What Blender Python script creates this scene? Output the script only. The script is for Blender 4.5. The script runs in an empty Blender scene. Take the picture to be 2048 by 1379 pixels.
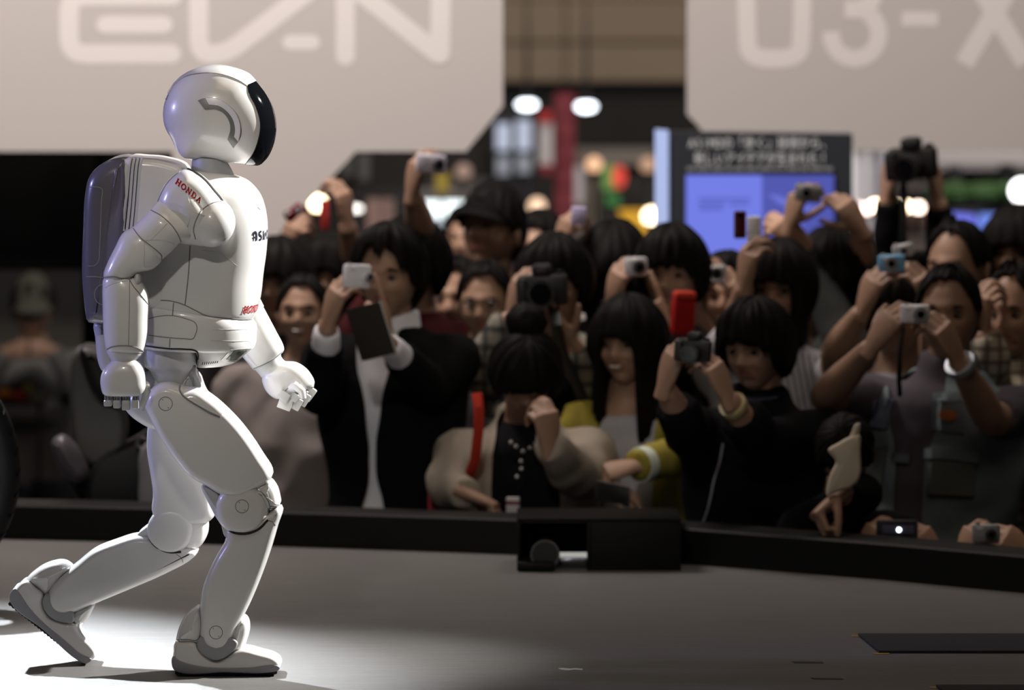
import bpy, bmesh, math, random
from mathutils import Vector, Matrix, Quaternion, noise
from mathutils.bvhtree import BVHTree
random.seed(7)
S = bpy.context.scene
COL = S.collection
PI = math.pi
def R(d): return math.radians(d)

# ------------------------------------------------------------------ camera
F_PX, CX, CY = 11640.0, 1024.0, 689.5          # telephoto lens, 2048 x 1379 frame
CAM = Vector((0.0, -12.0, 1.5))                 # on the press riser, 1.5 m above the stage deck
PITCH = math.atan((CY + 115.0) / F_PX)
cam_d = bpy.data.cameras.new('camera')
cam_d.sensor_width = 36.0
cam_d.lens = F_PX / 2048.0 * 36.0
cam_d.clip_start, cam_d.clip_end = 0.1, 200.0
cam_d.dof.use_dof = True
cam_d.dof.focus_distance = 11.95
cam_d.dof.aperture_fstop = 3.9
cam = bpy.data.objects.new('camera', cam_d)
cam.location = CAM
cam.rotation_euler = (PI / 2 - PITCH, 0, 0)
COL.objects.link(cam)
S.camera = cam

_F = Vector((0, math.cos(PITCH), -math.sin(PITCH)))
_U = Vector((0, math.sin(PITCH), math.cos(PITCH)))
_R = Vector((1, 0, 0))
def ray(px, py):
    return (_F + _R * ((px - CX) / F_PX) + _U * ((CY - py) / F_PX))
def P(px, py, y):
    """photo pixel -> world point on the upright plane at depth y"""
    d = ray(px, py)
    return CAM + d * ((y - CAM.y) / d.y)
def PZ(px, py, z):
    """photo pixel -> world point on the level plane at height z"""
    d = ray(px, py)
    return CAM + d * ((z - CAM.z) / d.z)

# ------------------------------------------------------------------ look
vs = S.view_settings
vs.view_transform = 'Standard'
vs.look = 'None'
vs.gamma = 1.0
vs.use_curve_mapping = False
vs.exposure = 0.0
S.cycles.use_denoising = True
S.cycles.max_bounces = 6
S.cycles.sample_clamp_indirect = 6.0

# ------------------------------------------------------------------ light
world = bpy.data.worlds.new('hall_air')
S.world = world
world.use_nodes = True
world.node_tree.nodes['Background'].inputs[0].default_value = (1.0, 0.93, 0.86, 1)
world.node_tree.nodes['Background'].inputs[1].default_value = 0.012

def lamp(name, kind, loc, target, energy, color=(1, 1, 1), size=0.3, spot=None, blend=0.3, size_y=None):
    d = bpy.data.lights.new(name, kind)
    d.energy = energy
    d.color = color
    if kind == 'AREA':
        d.shape = 'RECTANGLE'
        d.size = size
        d.size_y = size_y or size
    else:
        d.shadow_soft_size = size
    if spot:
        d.spot_size = R(spot)
        d.spot_blend = blend
    o = bpy.data.objects.new(name, d)
    o.location = loc
    o.rotation_euler = (Vector(target) - Vector(loc)).to_track_quat('-Z', 'Y').to_euler()
    COL.objects.link(o)
    return o
# stage spots: a hard key from the right and a little upstage, a cool back light from the left
lamp('stage_key_spot', 'SPOT', (4.0, 2.1, 3.8), (-0.78, 0.0, 0.50), 5200, (1.0, 0.985, 0.96), 0.06, 19, 0.8)
lamp('stage_back_spot', 'SPOT', (-2.5, 4.4, 4.3), (-1.28, 0.02, 0.0), 5400, (0.90, 0.95, 1.0), 0.06, 20, 0.95)
lamp('stage_front_spot', 'SPOT', (-1.15, -6.2, 4.6), (-0.62, 0.0, 1.28), 430, (1.0, 0.95, 0.88), 0.15, 17, 1.0)
lamp('violet_side_spot', 'SPOT', (-4.2, 0.2, 1.9), (-0.85, 0, 1.0), 260, (0.42, 0.40, 1.0), 0.15, 22, 0.6)
# frontal crowd fill added over the stage, hall back light, washers on the boards
lamp('hall_ceiling_light', 'AREA', (0.6, -1.8, 5.4), (0.6, 3.2, 0.5), 46, (1.0, 0.80, 0.62), 2.5)
lamp('hall_back_light', 'AREA', (0.8, 8.5, 6.0), (0.6, 4.2, 0.6), 14, (1.0, 0.86, 0.72), 3.0)
lamp('board_washer', 'AREA', (-1.8, 3.8, 4.4), (-1.6, 7.0, 1.6), 330, (1.0, 0.88, 0.82), 1.5)
lamp('board_washer', 'AREA', (1.7, 4.2, 4.6), (1.5, 7.4, 1.7), 92, (1.0, 0.91, 0.85), 1.5)

# ------------------------------------------------------------------ materials
def nmat(name, color, rough=0.5, metal=0.0, coat=0.0, spec=0.5, emit=None, estr=0.0, noise_amt=0.0, noise_scale=20.0,
         bump=0.0, bump_scale=200.0, trans=0.0, sheen=0.0, stretch=None):
    m = bpy.data.materials.new(name)
    m.use_nodes = True
    nt = m.node_tree
    b = nt.nodes['Principled BSDF']
    c = tuple(color) + (1,)
    b.inputs['Base Color'].default_value = c
    b.inputs['Roughness'].default_value = rough
    b.inputs['Metallic'].default_value = metal
    b.inputs['Coat Weight'].default_value = coat
    b.inputs['Coat Roughness'].default_value = 0.08
    b.inputs['Specular IOR Level'].default_value = spec
    b.inputs['Transmission Weight'].default_value = trans
    b.inputs['Sheen Weight'].default_value = sheen
    if emit:
        b.inputs['Emission Color'].default_value = tuple(emit) + (1,)
        b.inputs['Emission Strength'].default_value = estr
    if noise_amt > 0 or bump > 0:
        tc = nt.nodes.new('ShaderNodeTexCoord')
        src = tc.outputs['Object']
        if stretch:
            mp = nt.nodes.new('ShaderNodeMapping')
            mp.inputs['Scale'].default_value = stretch
            nt.links.new(src, mp.inputs[0])
            src = mp.outputs[0]
    if noise_amt > 0:
        n = nt.nodes.new('ShaderNodeTexNoise')
        n.inputs['Scale'].default_value = noise_scale
        n.inputs['Detail'].default_value = 5
        nt.links.new(src, n.inputs['Vector'])
        mx = nt.nodes.new('ShaderNodeMix')
        mx.data_type = 'RGBA'
        mx.inputs[6].default_value = tuple(v * (1 - noise_amt) for v in color) + (1,)
        mx.inputs[7].default_value = tuple(min(1, v * (1 + noise_amt)) for v in color) + (1,)
        nt.links.new(n.outputs['Fac'], mx.inputs[0])
        nt.links.new(mx.outputs[2], b.inputs['Base Color'])
    if bump > 0:
        n2 = nt.nodes.new('ShaderNodeTexNoise')
        n2.inputs['Scale'].default_value = bump_scale
        n2.inputs['Detail'].default_value = 3
        nt.links.new(src, n2.inputs['Vector'])
        bp = nt.nodes.new('ShaderNodeBump')
        bp.inputs['Strength'].default_value = bump
        bp.inputs['Distance'].default_value = 0.002
        nt.links.new(n2.outputs['Fac'], bp.inputs['Height'])
        nt.links.new(bp.outputs['Normal'], b.inputs['Normal'])
    return m
_mc = {}
def M(name, *a, **k):
    if name not in _mc:
        _mc[name] = nmat(name, *a, **k)
    return _mc[name]
def cloth(rgb, amt=0.25, scale=9.0):
    if max(rgb) < .03: rgb = tuple(c * .5 for c in rgb)
    key = 'cloth_%.3f_%.3f_%.3f' % tuple(rgb)
    return M(key, rgb, 0.9, noise_amt=amt, noise_scale=scale, bump=0.25, bump_scale=500, spec=0.08)
def plain(rgb, rough=0.4, metal=0.0, **k):
    if max(rgb) < 0.04 and rough >= .55: k.setdefault('spec', 0.05)
    key = 'plain_%.3f_%.3f_%.3f_%.2f_%.2f' % (*rgb, rough, metal) + str(sorted(k.items()))
    return M(key, rgb, rough, metal, **k)
def glow(rgb, s):
    return M('glow_%.2f_%.2f_%.2f_%.1f' % (*rgb, s), (0.02, 0.02, 0.02), 0.5, emit=rgb, estr=s)

# ------------------------------------------------------------------ mesh helpers
def mesh_obj(name, verts, faces, mat, parent=None, smooth=True, sharp=40, mats=None, fmat=None):
    me = bpy.data.meshes.new(name)
    me.from_pydata([tuple(v) for v in verts], [], faces)
    bm = bmesh.new(); bm.from_mesh(me)
    bmesh.ops.recalc_face_normals(bm, faces=bm.faces)
    bm.to_mesh(me); bm.free()
    for m in (mats or [mat]):
        me.materials.append(m)
    if fmat:
        me.polygons.foreach_set('material_index', fmat)
    if smooth:
        me.polygons.foreach_set('use_smooth', [True] * len(me.polygons))
        if sharp:
            me.set_sharp_from_angle(angle=R(sharp))
    me.update()
    return link(name, me, parent)
def link(name, me, parent=None):
    o = bpy.data.objects.new(name, me)
    COL.objects.link(o)
    if parent is not None:
        adopt(o, parent)
    return o
def adopt(o, parent):
    o.parent = parent
    o.matrix_parent_inverse = wm(parent).inverted()
def wm(o):
    m = o.matrix_basis.copy()
    if o.parent:
        m = wm(o.parent) @ o.matrix_parent_inverse @ m
    return m
def tag(o, label, cat, group=None, kind=None):
    if label: o['label'] = label
    if cat: o['category'] = cat
    if group: o['group'] = group
    if kind: o['kind'] = kind
    return o
def thing(name, label, cat, loc, group=None):
    o = bpy.data.objects.new(name, None)
    o.empty_display_size = 0.1
    o.location = loc
    COL.objects.link(o)
    return tag(o, label, cat, group)
def struct(o, label=None, cat=None):
    o['kind'] = 'structure'
    if label: o['label'] = label
    if cat: o['category'] = cat
    return o

class MB:
    """collects simple shapes into one mesh"""
    def __init__(s): s.v, s.f = [], []
    def add(s, vs_, fs):
        o = len(s.v)
        s.v += [Vector(v) for v in vs_]
        s.f += [tuple(i + o for i in f) for f in fs]
        return s
    def box(s, c, size, rot=None, bev=0.0):
        bm = bmesh.new()
        bmesh.ops.create_cube(bm, size=1.0)
        bmesh.ops.scale(bm, verts=bm.verts, vec=size)
        if bev > 0:
            bmesh.ops.bevel(bm, geom=bm.edges, offset=bev, segments=2, affect='EDGES', profile=0.5)
        bm.verts.index_update()
        m = rot if rot is not None else Matrix.Identity(3)
        s.add([m @ v.co + Vector(c) for v in bm.verts], [[v.index for v in f.verts] for f in bm.faces])
        bm.free()
        return s
    def tube(s, pts, rad, seg=8, cap=True):
        """rad: number, list, or list of (ra, rb)"""
        vs_, fs = tube_geo(pts, rad, seg, cap)
        return s.add(vs_, fs)
    def cyl(s, c, axis, r, h, seg=24, r2=None):
        a = Vector(axis).normalized() * h / 2
        c = Vector(c)
        return s.tube([c - a, c + a], [r, r if r2 is None else r2], seg)
    def sphere(s, c, rad, seg=16, rings=10, rot=None):
        rad = Vector(rad) if hasattr(rad, '__len__') else Vector((rad,) * 3)
        vs_, fs = [], []
        m = rot if rot is not None else Matrix.Identity(3)
        for i in range(rings + 1):
            th = PI * i / rings
            for j in range(seg):
                ph = 2 * PI * j / seg
                vs_.append(m @ Vector((rad.x * math.sin(th) * math.cos(ph), rad.y * math.sin(th) * math.sin(ph), rad.z * math.cos(th))) + Vector(c))
        for i in range(rings):
            for j in range(seg):
                a, b = i * seg + j, i * seg + (j + 1) % seg
                if i == 0: fs.append((a, b + seg, a + seg))
                elif i == rings - 1: fs.append((a, b, a + seg))
                else: fs.append((a, b, b + seg, a + seg))
        return s.add(vs_, fs)
    def prism(s, poly, y0, y1):
        """polygon of world points (x, z) pulled from depth y0 to y1"""
        n = len(poly)
        s.add([(p[0], y0, p[1]) for p in poly] + [(p[0], y1, p[1]) for p in poly],
              [tuple(range(n)), tuple(range(2 * n - 1, n - 1, -1))] + [(i, (i + 1) % n, (i + 1) % n + n, i + n) for i in range(n)])
        return s
    def build(s, name, mat, parent=None, smooth=True, sharp=40):
        return mesh_obj(name, s.v, s.f, mat, parent, smooth, sharp)

def tube_geo(pts, rad, seg=8, cap=True, side=None):
    pts = [Vector(p) for p in pts]
    n = len(pts)
    if not hasattr(rad, '__len__'): rad = [rad] * n
    rad = [(r, r) if not hasattr(r, '__len__') else r for r in rad]
    tans = []
    for i in range(n):
        t = (pts[min(i + 1, n - 1)] - pts[max(i - 1, 0)])
        tans.append(t.normalized() if t.length > 1e-9 else Vector((0, 0, 1)))
    ref = Vector(side) if side is not None else (Vector((1, 0, 0)) if abs(tans[0].x) < 0.9 else Vector((0, 1, 0)))
    u = (ref - tans[0] * ref.dot(tans[0])).normalized()
    vs_, fs = [], []
    for i in range(n):
        if i and side is None:
            q = tans[i - 1].rotation_difference(tans[i])
            u = (q @ u)
        elif side is not None:
            u = Vector(side)
        u = (u - tans[i] * u.dot(tans[i])).normalized()
        w = tans[i].cross(u)
        for k in range(seg):
            a = 2 * PI * k / seg
            vs_.append(pts[i] + u * (rad[i][0] * math.cos(a)) + w * (rad[i][1] * math.sin(a)))
    for i in range(n - 1):
        for k in range(seg):
            k2 = (k + 1) % seg
            fs.append((i * seg + k, i * seg + k2, (i + 1) * seg + k2, (i + 1) * seg + k))
    if cap:
        fs.append(tuple(range(seg - 1, -1, -1)))
        fs.append(tuple((n - 1) * seg + k for k in range(seg)))
    return vs_, fs

def catmull(pts, sub, closed=False):
    pts = [Vector(p) for p in pts]
    n = len(pts)
    out = []
    rng = n if closed else n - 1
    for i in range(rng):
        p1, p2 = pts[i], pts[(i + 1) % n]
        p0 = pts[(i - 1) % n] if closed or i > 0 else p1 * 2 - p2
        p3 = pts[(i + 2) % n] if closed or i + 2 < n else p2 * 2 - p1
        d1, d0, d2 = (p2 - p1).length or 1e-6, (p1 - p0).length or 1e-6, (p3 - p2).length or 1e-6
        m1 = ((p1 - p0) / d0 * d1 + (p2 - p1)) * 0.5      # length-aware tangents: no overshoot on uneven points
        m2 = ((p3 - p2) / d2 * d1 + (p2 - p1)) * 0.5
        for k in range(sub):
            t = k / sub
            t2, t3 = t * t, t * t * t
            out.append(p1 * (2 * t3 - 3 * t2 + 1) + m1 * (t3 - 2 * t2 + t) + p2 * (-2 * t3 + 3 * t2) + m2 * (t3 - t2))
    if not closed:
        out.append(pts[-1])
    return out
def resample(pts, n, closed=False):
    q = list(pts) + ([pts[0]] if closed else [])
    acc = [0.0]
    for a, b in zip(q, q[1:]): acc.append(acc[-1] + (b - a).length)
    L = acc[-1]
    out, j = [], 0
    cnt = n if closed else n - 1
    for i in range(n):
        t = L * i / cnt
        while j < len(acc) - 2 and acc[j + 1] < t: j += 1
        d = acc[j + 1] - acc[j]
        out.append(q[j].lerp(q[j + 1], 0 if d < 1e-12 else (t - acc[j]) / d))
    return out
def to_plane(outline_px, y):
    return [Vector((p.x, p.z)) for p in (P(a[0], a[1], y) for a in outline_px)]

def pillow_geo(outline_px, yc, W, r, crown=0.004, n=84, ry=None, sub=6, smooth=True, flat=False):
    """a solid with the traced side outline, round edges of radius r (m) and half width W (m)"""
    o2 = to_plane(outline_px, yc)
    o2 = resample(catmull(o2, sub, True) if smooth else o2, n, True)
    area = sum(a.x * b.y - b.x * a.y for a, b in zip(o2, o2[1:] + o2[:1]))
    if area < 0: o2.reverse()
    ry = min(W, ry if ry is not None else r * 1.3)
    nrm = []
    for i in range(n):
        t = (o2[(i + 1) % n] - o2[i - 1])
        nrm.append(Vector((-t.y, t.x)).normalized())
    for _ in range(3):
        nrm = [(nrm[i - 1] + nrm[i] * 2 + nrm[(i + 1) % n]).normalized() for i in range(n)]
    lim = []
    for i in range(n):
        p, d, best = o2[i], nrm[i], 9.0
        for j in range(n):
            if min(abs(i - j), n - abs(i - j)) < 4: continue
            a_, b_ = o2[j] - p, o2[(j + 1) % n] - p
            den = d.x * (b_.y - a_.y) - d.y * (b_.x - a_.x)
            if abs(den) < 1e-12: continue
            t = (a_.x * (b_.y - a_.y) - a_.y * (b_.x - a_.x)) / den
            u = (a_.x * d.y - a_.y * d.x) / den
            if t > 0 and 0 <= u <= 1: best = min(best, t)
        lim.append(min(r, .40 * best))
    for _ in range(6): lim = [min(lim[i], (lim[i - 1] + lim[i] + lim[(i + 1) % n]) / 3) for i in range(n)]
    c = sum(o2, Vector((0, 0))) / n
    half = []
    K = 5
    for k in range(K + 1):
        a = (PI / 2) * k / K
        half.append(([p + nn * (l_ * (1 - math.cos(a))) for p, nn, l_ in zip(o2, nrm, lim)], W - ry * (1 - math.sin(a))))
    last = half[-1][0]
    for sc in () if flat else (0.72, 0.42, 0.15):
        half.append(([c + (p - c) * sc for p in last], W + crown * (1 - sc * sc)))
    rings = [([q for q in p], -y) for p, y in reversed(half)] + half
    vs_, fs = [], []
    for p2, dy in rings:
        vs_ += [Vector((q.x, yc + dy, q.y)) for q in p2]
    m = len(rings)
    for i in range(m - 1):
        for k in range(n):
            k2 = (k + 1) % n
            fs.append((i * n + k, i * n + k2, (i + 1) * n + k2, (i + 1) * n + k))
    if flat:
        fs += [tuple(range(n)), tuple((m - 1) * n + k for k in range(n))]
        return vs_, fs
    vs_.append(Vector((c.x, yc - W - crown, c.y))); fs += [(len(vs_) - 1, (k + 1) % n, k) for k in range(n)]
    vs_.append(Vector((c.x, yc + W + crown, c.y))); b = (m - 1) * n
    fs += [(len(vs_) - 1, b + k, b + (k + 1) % n) for k in range(n)]
    return vs_, fs
def pillow(name, outline_px, yc, W, r, mat, parent=None, **k):
    v, f = pillow_geo(outline_px, yc, W, r, **k)
    return mesh_obj(name, v, f, mat, parent, sharp=None)

def loft_geo(st, yc, seg=32, sub=5, expo=2.4):
    """stations (ax, ay, bx, by, half_width[, exponent[, y shift]]): rings between two traced edges"""
    rows = []
    for s in st:
        a, b = P(s[0], s[1], yc), P(s[2], s[3], yc)
        rows.append((a, b, s[4], s[5] if len(s) > 5 and s[5] else expo, s[6] if len(s) > 6 else 0.0))
    if sub > 1:
        A = catmull([r_[0] for r_ in rows], sub); B = catmull([r_[1] for r_ in rows], sub)
        Wd = catmull([Vector((i * 0.02, r_[2], r_[4])) for i, r_ in enumerate(rows)], sub)
        E = catmull([Vector((i * 1.0, r_[3], 0)) for i, r_ in enumerate(rows)], sub)
        rows = [(a, b, w.y, e.y, w.z) for a, b, w, e in zip(A, B, Wd, E)]
    vs_, fs = [], []
    for a, b, w, e, ys in rows:
        c, h = (a + b) / 2, (b - a) / 2
        for k in range(seg):
            t = 2 * PI * k / seg
            ct, st_ = math.cos(t), math.sin(t)
            cx_ = math.copysign(abs(ct) ** (2 / e), ct)
            cy_ = math.copysign(abs(st_) ** (2 / e), st_)
            vs_.append(c + h * cx_ + Vector((0, w * cy_ + ys, 0)))
    n = len(rows)
    for i in range(n - 1):
        for k in range(seg):
            k2 = (k + 1) % seg
            fs.append((i * seg + k, i * seg + k2, (i + 1) * seg + k2, (i + 1) * seg + k))
    for base in (0, (n - 1) * seg):
        c = sum((vs_[base + k] for k in range(seg)), Vector()) / seg
        vs_.append(c)
        fs += [(len(vs_) - 1, base + k, base + (k + 1) % seg) for k in range(seg)]
    return vs_, fs
def loft(name, st, yc, mat, parent=None, sharp=50, **k):
    v, f = loft_geo(st, yc, **k)
    return mesh_obj(name, v, f, mat, parent, sharp=sharp)

def bvh(*objs):
    V, Fc = [], []
    for o in objs:
        b = len(V)
        m = wm(o)
        V += [m @ v.co for v in o.data.vertices]
        Fc += [tuple(b + i for i in p.vertices) for p in o.data.polygons]
    return BVHTree.FromPolygons(V, Fc)
def hit(tree, px, py):
    d = ray(px, py).normalized()
    loc, nrm, i, dist = tree.ray_cast(CAM, d)
    if loc is None: return None, None
    if nrm.dot(d) > 0: nrm = -nrm
    return loc, nrm
def seam(pts, tree, parent, mat, r=0.0011, sub=8, name='panel_line', smooth=True, lift=0.0):
    """a thin groove line laid on the surface that the traced line crosses"""
    q = catmull([(a, b, 0) for a, b in pts], sub) if smooth else resample([Vector((a, b, 0)) for a, b in pts], sub * len(pts))
    runs, cur = [], []
    for p in q:
        loc, nrm = hit(tree, p.x, p.y)
        if loc is None or (cur and (loc - cur[-1]).length > 0.03):
            if len(cur) > 1: runs.append(cur)
            cur = []
        if loc is not None: cur.append(loc + nrm * lift)
    if len(cur) > 1: runs.append(cur)
    mb = MB()
    for c in runs: mb.tube(c, r, 5)
    if mb.v: return mb.build(name, mat, parent)
def patch(polyA, polyB, tree, name, mat, parent, off=0.0015, nu=4, nv=20, thick=0.004):
    """a thin plate between two traced lines, laid on the surface below"""
    A = resample(catmull([(a, b, 0) for a, b in polyA], 6), nv)
    B = resample(catmull([(a, b, 0) for a, b in polyB], 6), nv)
    g, ok = [], True
    for i in range(nv):
        for j in range(nu + 1):
            p = A[i].lerp(B[i], j / nu)
            loc, nrm = hit(tree, p.x, p.y)
            if loc is None:
                loc, nrm = (g[-1] if g else (P(p.x, p.y, 0), Vector((0, -1, 0))))
            g.append((loc, nrm))
    top = [l + n * off for l, n in g]
    bot = [l - n * thick for l, n in g]
    w = nu + 1
    N = len(top)
    fs = []
    for i in range(nv - 1):
        for j in range(nu):
            q = (i * w + j, i * w + j + 1, (i + 1) * w + j + 1, (i + 1) * w + j)
            fs.append(q); fs.append(tuple(N + a for a in reversed(q)))
    rim = [i for i in range(w)] + [i * w + nu for i in range(1, nv)] + [(nv - 1) * w + j for j in range(nu - 1, -1, -1)] + [i * w for i in range(nv - 2, 0, -1)]
    for a, b in zip(rim, rim[1:] + rim[:1]): fs.append((a, b, N + b, N + a))
    return mesh_obj(name, top + bot, fs, mat, parent, sharp=35)

# letters drawn as strokes: each stroke a chain of points with a width, laid out in a unit frame
def stroke_geo(pts, w, closed=False):
    """flat outline pieces (2D) of a stroked polyline: quads and round joints"""
    out = []
    for a, b in zip(pts, pts[1:]):
        a, b = Vector(a), Vector(b)
        d = (b - a)
        if d.length < 1e-9: continue
        n = Vector((-d.y, d.x)).normalized() * w / 2
        out.append([a - n, b - n, b + n, a + n])
    return out
# ================================================================== stage and hall
def n_floor():
    m = nmat('stage_deck', (0.16, 0.156, 0.152), 0.42, noise_amt=0.34, noise_scale=9.0, stretch=(0.5, 9.0, 1.0), spec=0.45)
    nt = m.node_tree
    b = nt.nodes['Principled BSDF']
    tc = nt.nodes.new('ShaderNodeTexCoord')
    mp = nt.nodes.new('ShaderNodeMapping'); mp.inputs['Scale'].default_value = (3.0, 60.0, 1)
    n = nt.nodes.new('ShaderNodeTexNoise'); n.inputs['Scale'].default_value = 14; n.inputs['Detail'].default_value = 8
    nt.links.new(tc.outputs['Object'], mp.inputs[0]); nt.links.new(mp.outputs[0], n.inputs['Vector'])
    bp = nt.nodes.new('ShaderNodeBump'); bp.inputs['Strength'].default_value = 0.5; bp.inputs['Distance'].default_value = 0.004
    nt.links.new(n.outputs['Fac'], bp.inputs['Height']); nt.links.new(bp.outputs['Normal'], b.inputs['Normal'])
    rr = nt.nodes.new('ShaderNodeMapRange'); rr.inputs['To Min'].default_value = 0.34; rr.inputs['To Max'].default_value = 0.6
    nt.links.new(n.outputs['Fac'], rr.inputs['Value']); nt.links.new(rr.outputs[0], b.inputs['Roughness'])
    return m
HALL_Z = -0.85
# line of the stage kerb (where its front foot meets the deck), from the photo
KERB = [PZ(x, y, 0.0) for x, y in ((-700,1068),(0,1077),(300,1084),(560,1092),(800,1100),(1020,1108),(1250,1118),(1500,1138),(1750,1158),(2048,1186),(2700,1255))]
deck_poly = [(p.x, p.y) for p in KERB]
deck_poly = [(-6.0, deck_poly[0][1] + 0.3)] + deck_poly + [(6.0, deck_poly[-1][1] - 0.8), (6.0, -5.0), (-6.0, -5.0)]
n_ = len(deck_poly)
dv = [(x, y, 0.0) for x, y in deck_poly] + [(x, y, HALL_Z) for x, y in deck_poly]
df = [tuple(range(n_)), tuple(range(2 * n_ - 1, n_ - 1, -1))] + [(i, (i + 1) % n_, n_ + (i + 1) % n_, n_ + i) for i in range(n_)]
struct(mesh_obj('stage_floor', dv, df, n_floor(), smooth=False), 'dark grey scuffed stage deck', 'floor')
mk = catmull([(p.x, p.y, 0) for p in KERB], 4)
kv, kf = [], []
for i, p in enumerate(mk):
    t = (mk[min(i + 1, len(mk) - 1)] - mk[max(i - 1, 0)]).normalized()
    o = Vector((-t.y, t.x, 0))
    for dd, zz in ((0, 0.0), (0, 0.082), (0.006, 0.088), (0.11, 0.092), (0.115, 0.086), (0.115, HALL_Z)):
        kv.append(p + o * dd + Vector((0, 0, zz)))
for i in range(len(mk) - 1):
    for j in range(5):
        kf.append((i * 6 + j, i * 6 + j + 1, (i + 1) * 6 + j + 1, (i + 1) * 6 + j))
struct(mesh_obj('trim_1', kv, kf, nmat('kerb_black', (0.006, 0.006, 0.0062), 0.6, spec=.2, noise_amt=0.3, noise_scale=6), smooth=False), 'low black kerb along the stage edge', 'kerb')
struct(mesh_obj('floor', [(-25, 0, HALL_Z), (25, 0, HALL_Z), (25, 40, HALL_Z), (-25, 40, HALL_Z)], [(0, 1, 2, 3)],
       nmat('hall_carpet', (0.03, 0.028, 0.027), 0.9, noise_amt=0.2, noise_scale=4), smooth=False), 'dark exhibition hall floor', 'floor')
# ================================================================== things on the stage
def quad_on(z, pts_px): return [PZ(a, b, z) for a, b in pts_px]
def slab(name, pts_px, h, mat, parent=None, z0=0.0):
    q = quad_on(z0, pts_px); n = len(q)
    v = [p + Vector((0, 0, .0004)) for p in q] + [p + Vector((0, 0, h)) for p in q]
    return mesh_obj(name, v, [tuple(range(n - 1, -1, -1)), tuple(range(n, 2 * n))] + [(i, (i + 1) % n, n + (i + 1) % n, n + i) for i in range(n)], mat, parent, smooth=False)
MATB = nmat('mat_black', (0.020, 0.020, 0.021), 0.8, noise_amt=.2, noise_scale=40)
YTAPE = plain((.42, .28, .03), .6)
for i, (pts, lab, marks) in enumerate((
    ([(1716, 1271), (2330, 1271), (2390, 1306), (1758, 1306)], 'black rubber floor mat with yellow corner tape', [[(1703, 1270), (1716, 1270), (1718, 1272.5), (1704, 1272.5)], [(1746, 1305.5), (1776, 1305.5), (1780, 1308), (1750, 1308)]]),
    ([(1872, 1374), (2400, 1374), (2460, 1420), (1930, 1420)], 'black floor mat at the front edge of the stage', [[(1858, 1373), (1872, 1373), (1874, 1376), (1860, 1376)]]))):
    t = thing('floor_mat', lab, 'mat', PZ(pts[0][0], pts[0][1], 0))
    slab('mat', pts, .006, MATB, t)
    for mk_ in marks: slab('corner_tape', mk_, .0012, YTAPE, t)
TAPE = plain((.012, .012, .012), .5)
tag(slab('tape_strip', [(1583, 1322), (1644, 1322.5), (1647, 1326), (1588, 1325.5)], .001, TAPE), 'short black tape strip on the deck by the rubber mat', 'tape')
tag(slab('tape_strip', [(1622, 1355), (1684, 1356), (1687, 1358.5), (1626, 1357.5)], .001, TAPE), 'thin black tape strip near the front edge of the deck', 'tape')
tag(slab('tape_strip', [(1116, 1336.5), (1124, 1335.5), (1140, 1337), (1152, 1336), (1166, 1337.5), (1164, 1340), (1150, 1339), (1138, 1340.5), (1122, 1339)], .001, plain((.55, .55, .53), .6)), 'torn white tape scrap on the deck', 'tape')

# equipment box by the kerb
YB0 = PZ(1100, 1141, 0).y
bk = thing('equipment_box', 'black open-fronted equipment box with a lens inside at the kerb', 'box', PZ(1104, 1141, 0))
BB = nmat('box_black', (0.005, 0.005, 0.005), 0.6, spec=.15)
def bx_px(name, x0, x1, y0, y1, d0, d1, mat, par, bev=.002):
    a, b = P(x0, y1, d0), P(x1, y0, d0)
    return MB().box(((a.x + b.x) / 2, (d0 + d1) / 2, (a.z + b.z) / 2), (b.x - a.x, abs(d1 - d0), b.z - a.z), None, bev).build(name, mat, par)
bx_px('side_panel', 1034, 1041, 1038, 1141, YB0, YB0 + .26, BB, bk)
bx_px('side_panel', 1174, 1181, 1038, 1141, YB0, YB0 + .26, BB, bk)
bx_px('top_panel', 1034, 1362, 1036, 1043, YB0, YB0 + .26, plain((.010, .010, .010), .55), bk)
bx_px('back_panel', 1034, 1181, 1043, 1141, YB0 + .25, YB0 + .26, BB, bk)
bx_px('cabinet', 1181, 1362, 1042, 1142, YB0 + .002, YB0 + .26, BB, bk)
c = P(1090, 1104, YB0 + .05)
MB().cyl(c, (0, -1, 0), .032, .10, 32).build('lens_barrel', plain((.006, .006, .006), .45), bk)
v, f = tube_geo([(c.x + .033 * math.cos(a), c.y - .052, c.z + .033 * math.sin(a)) for a in [2 * PI * i / 28 for i in range(29)]], .0025, 6); mesh_obj('lens_rim', v, f, plain((.12, .12, .12), .3), bk)
bx_px('bright_bar', 1117, 1174, 1107, 1114, YB0 + .02, YB0 + .06, glow((.75, .73, .68), .5), bk, .001)
bx_px('chrome_bar', 1120, 1174, 1117, 1123, YB0 + .02, YB0 + .05, plain((.35, .36, .42), .15, .9), bk, .001)
bx_px('cable_tray', 1034, 1110, 1124, 1141, YB0 - .03, YB0 + .1, BB, bk, .006)

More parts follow.
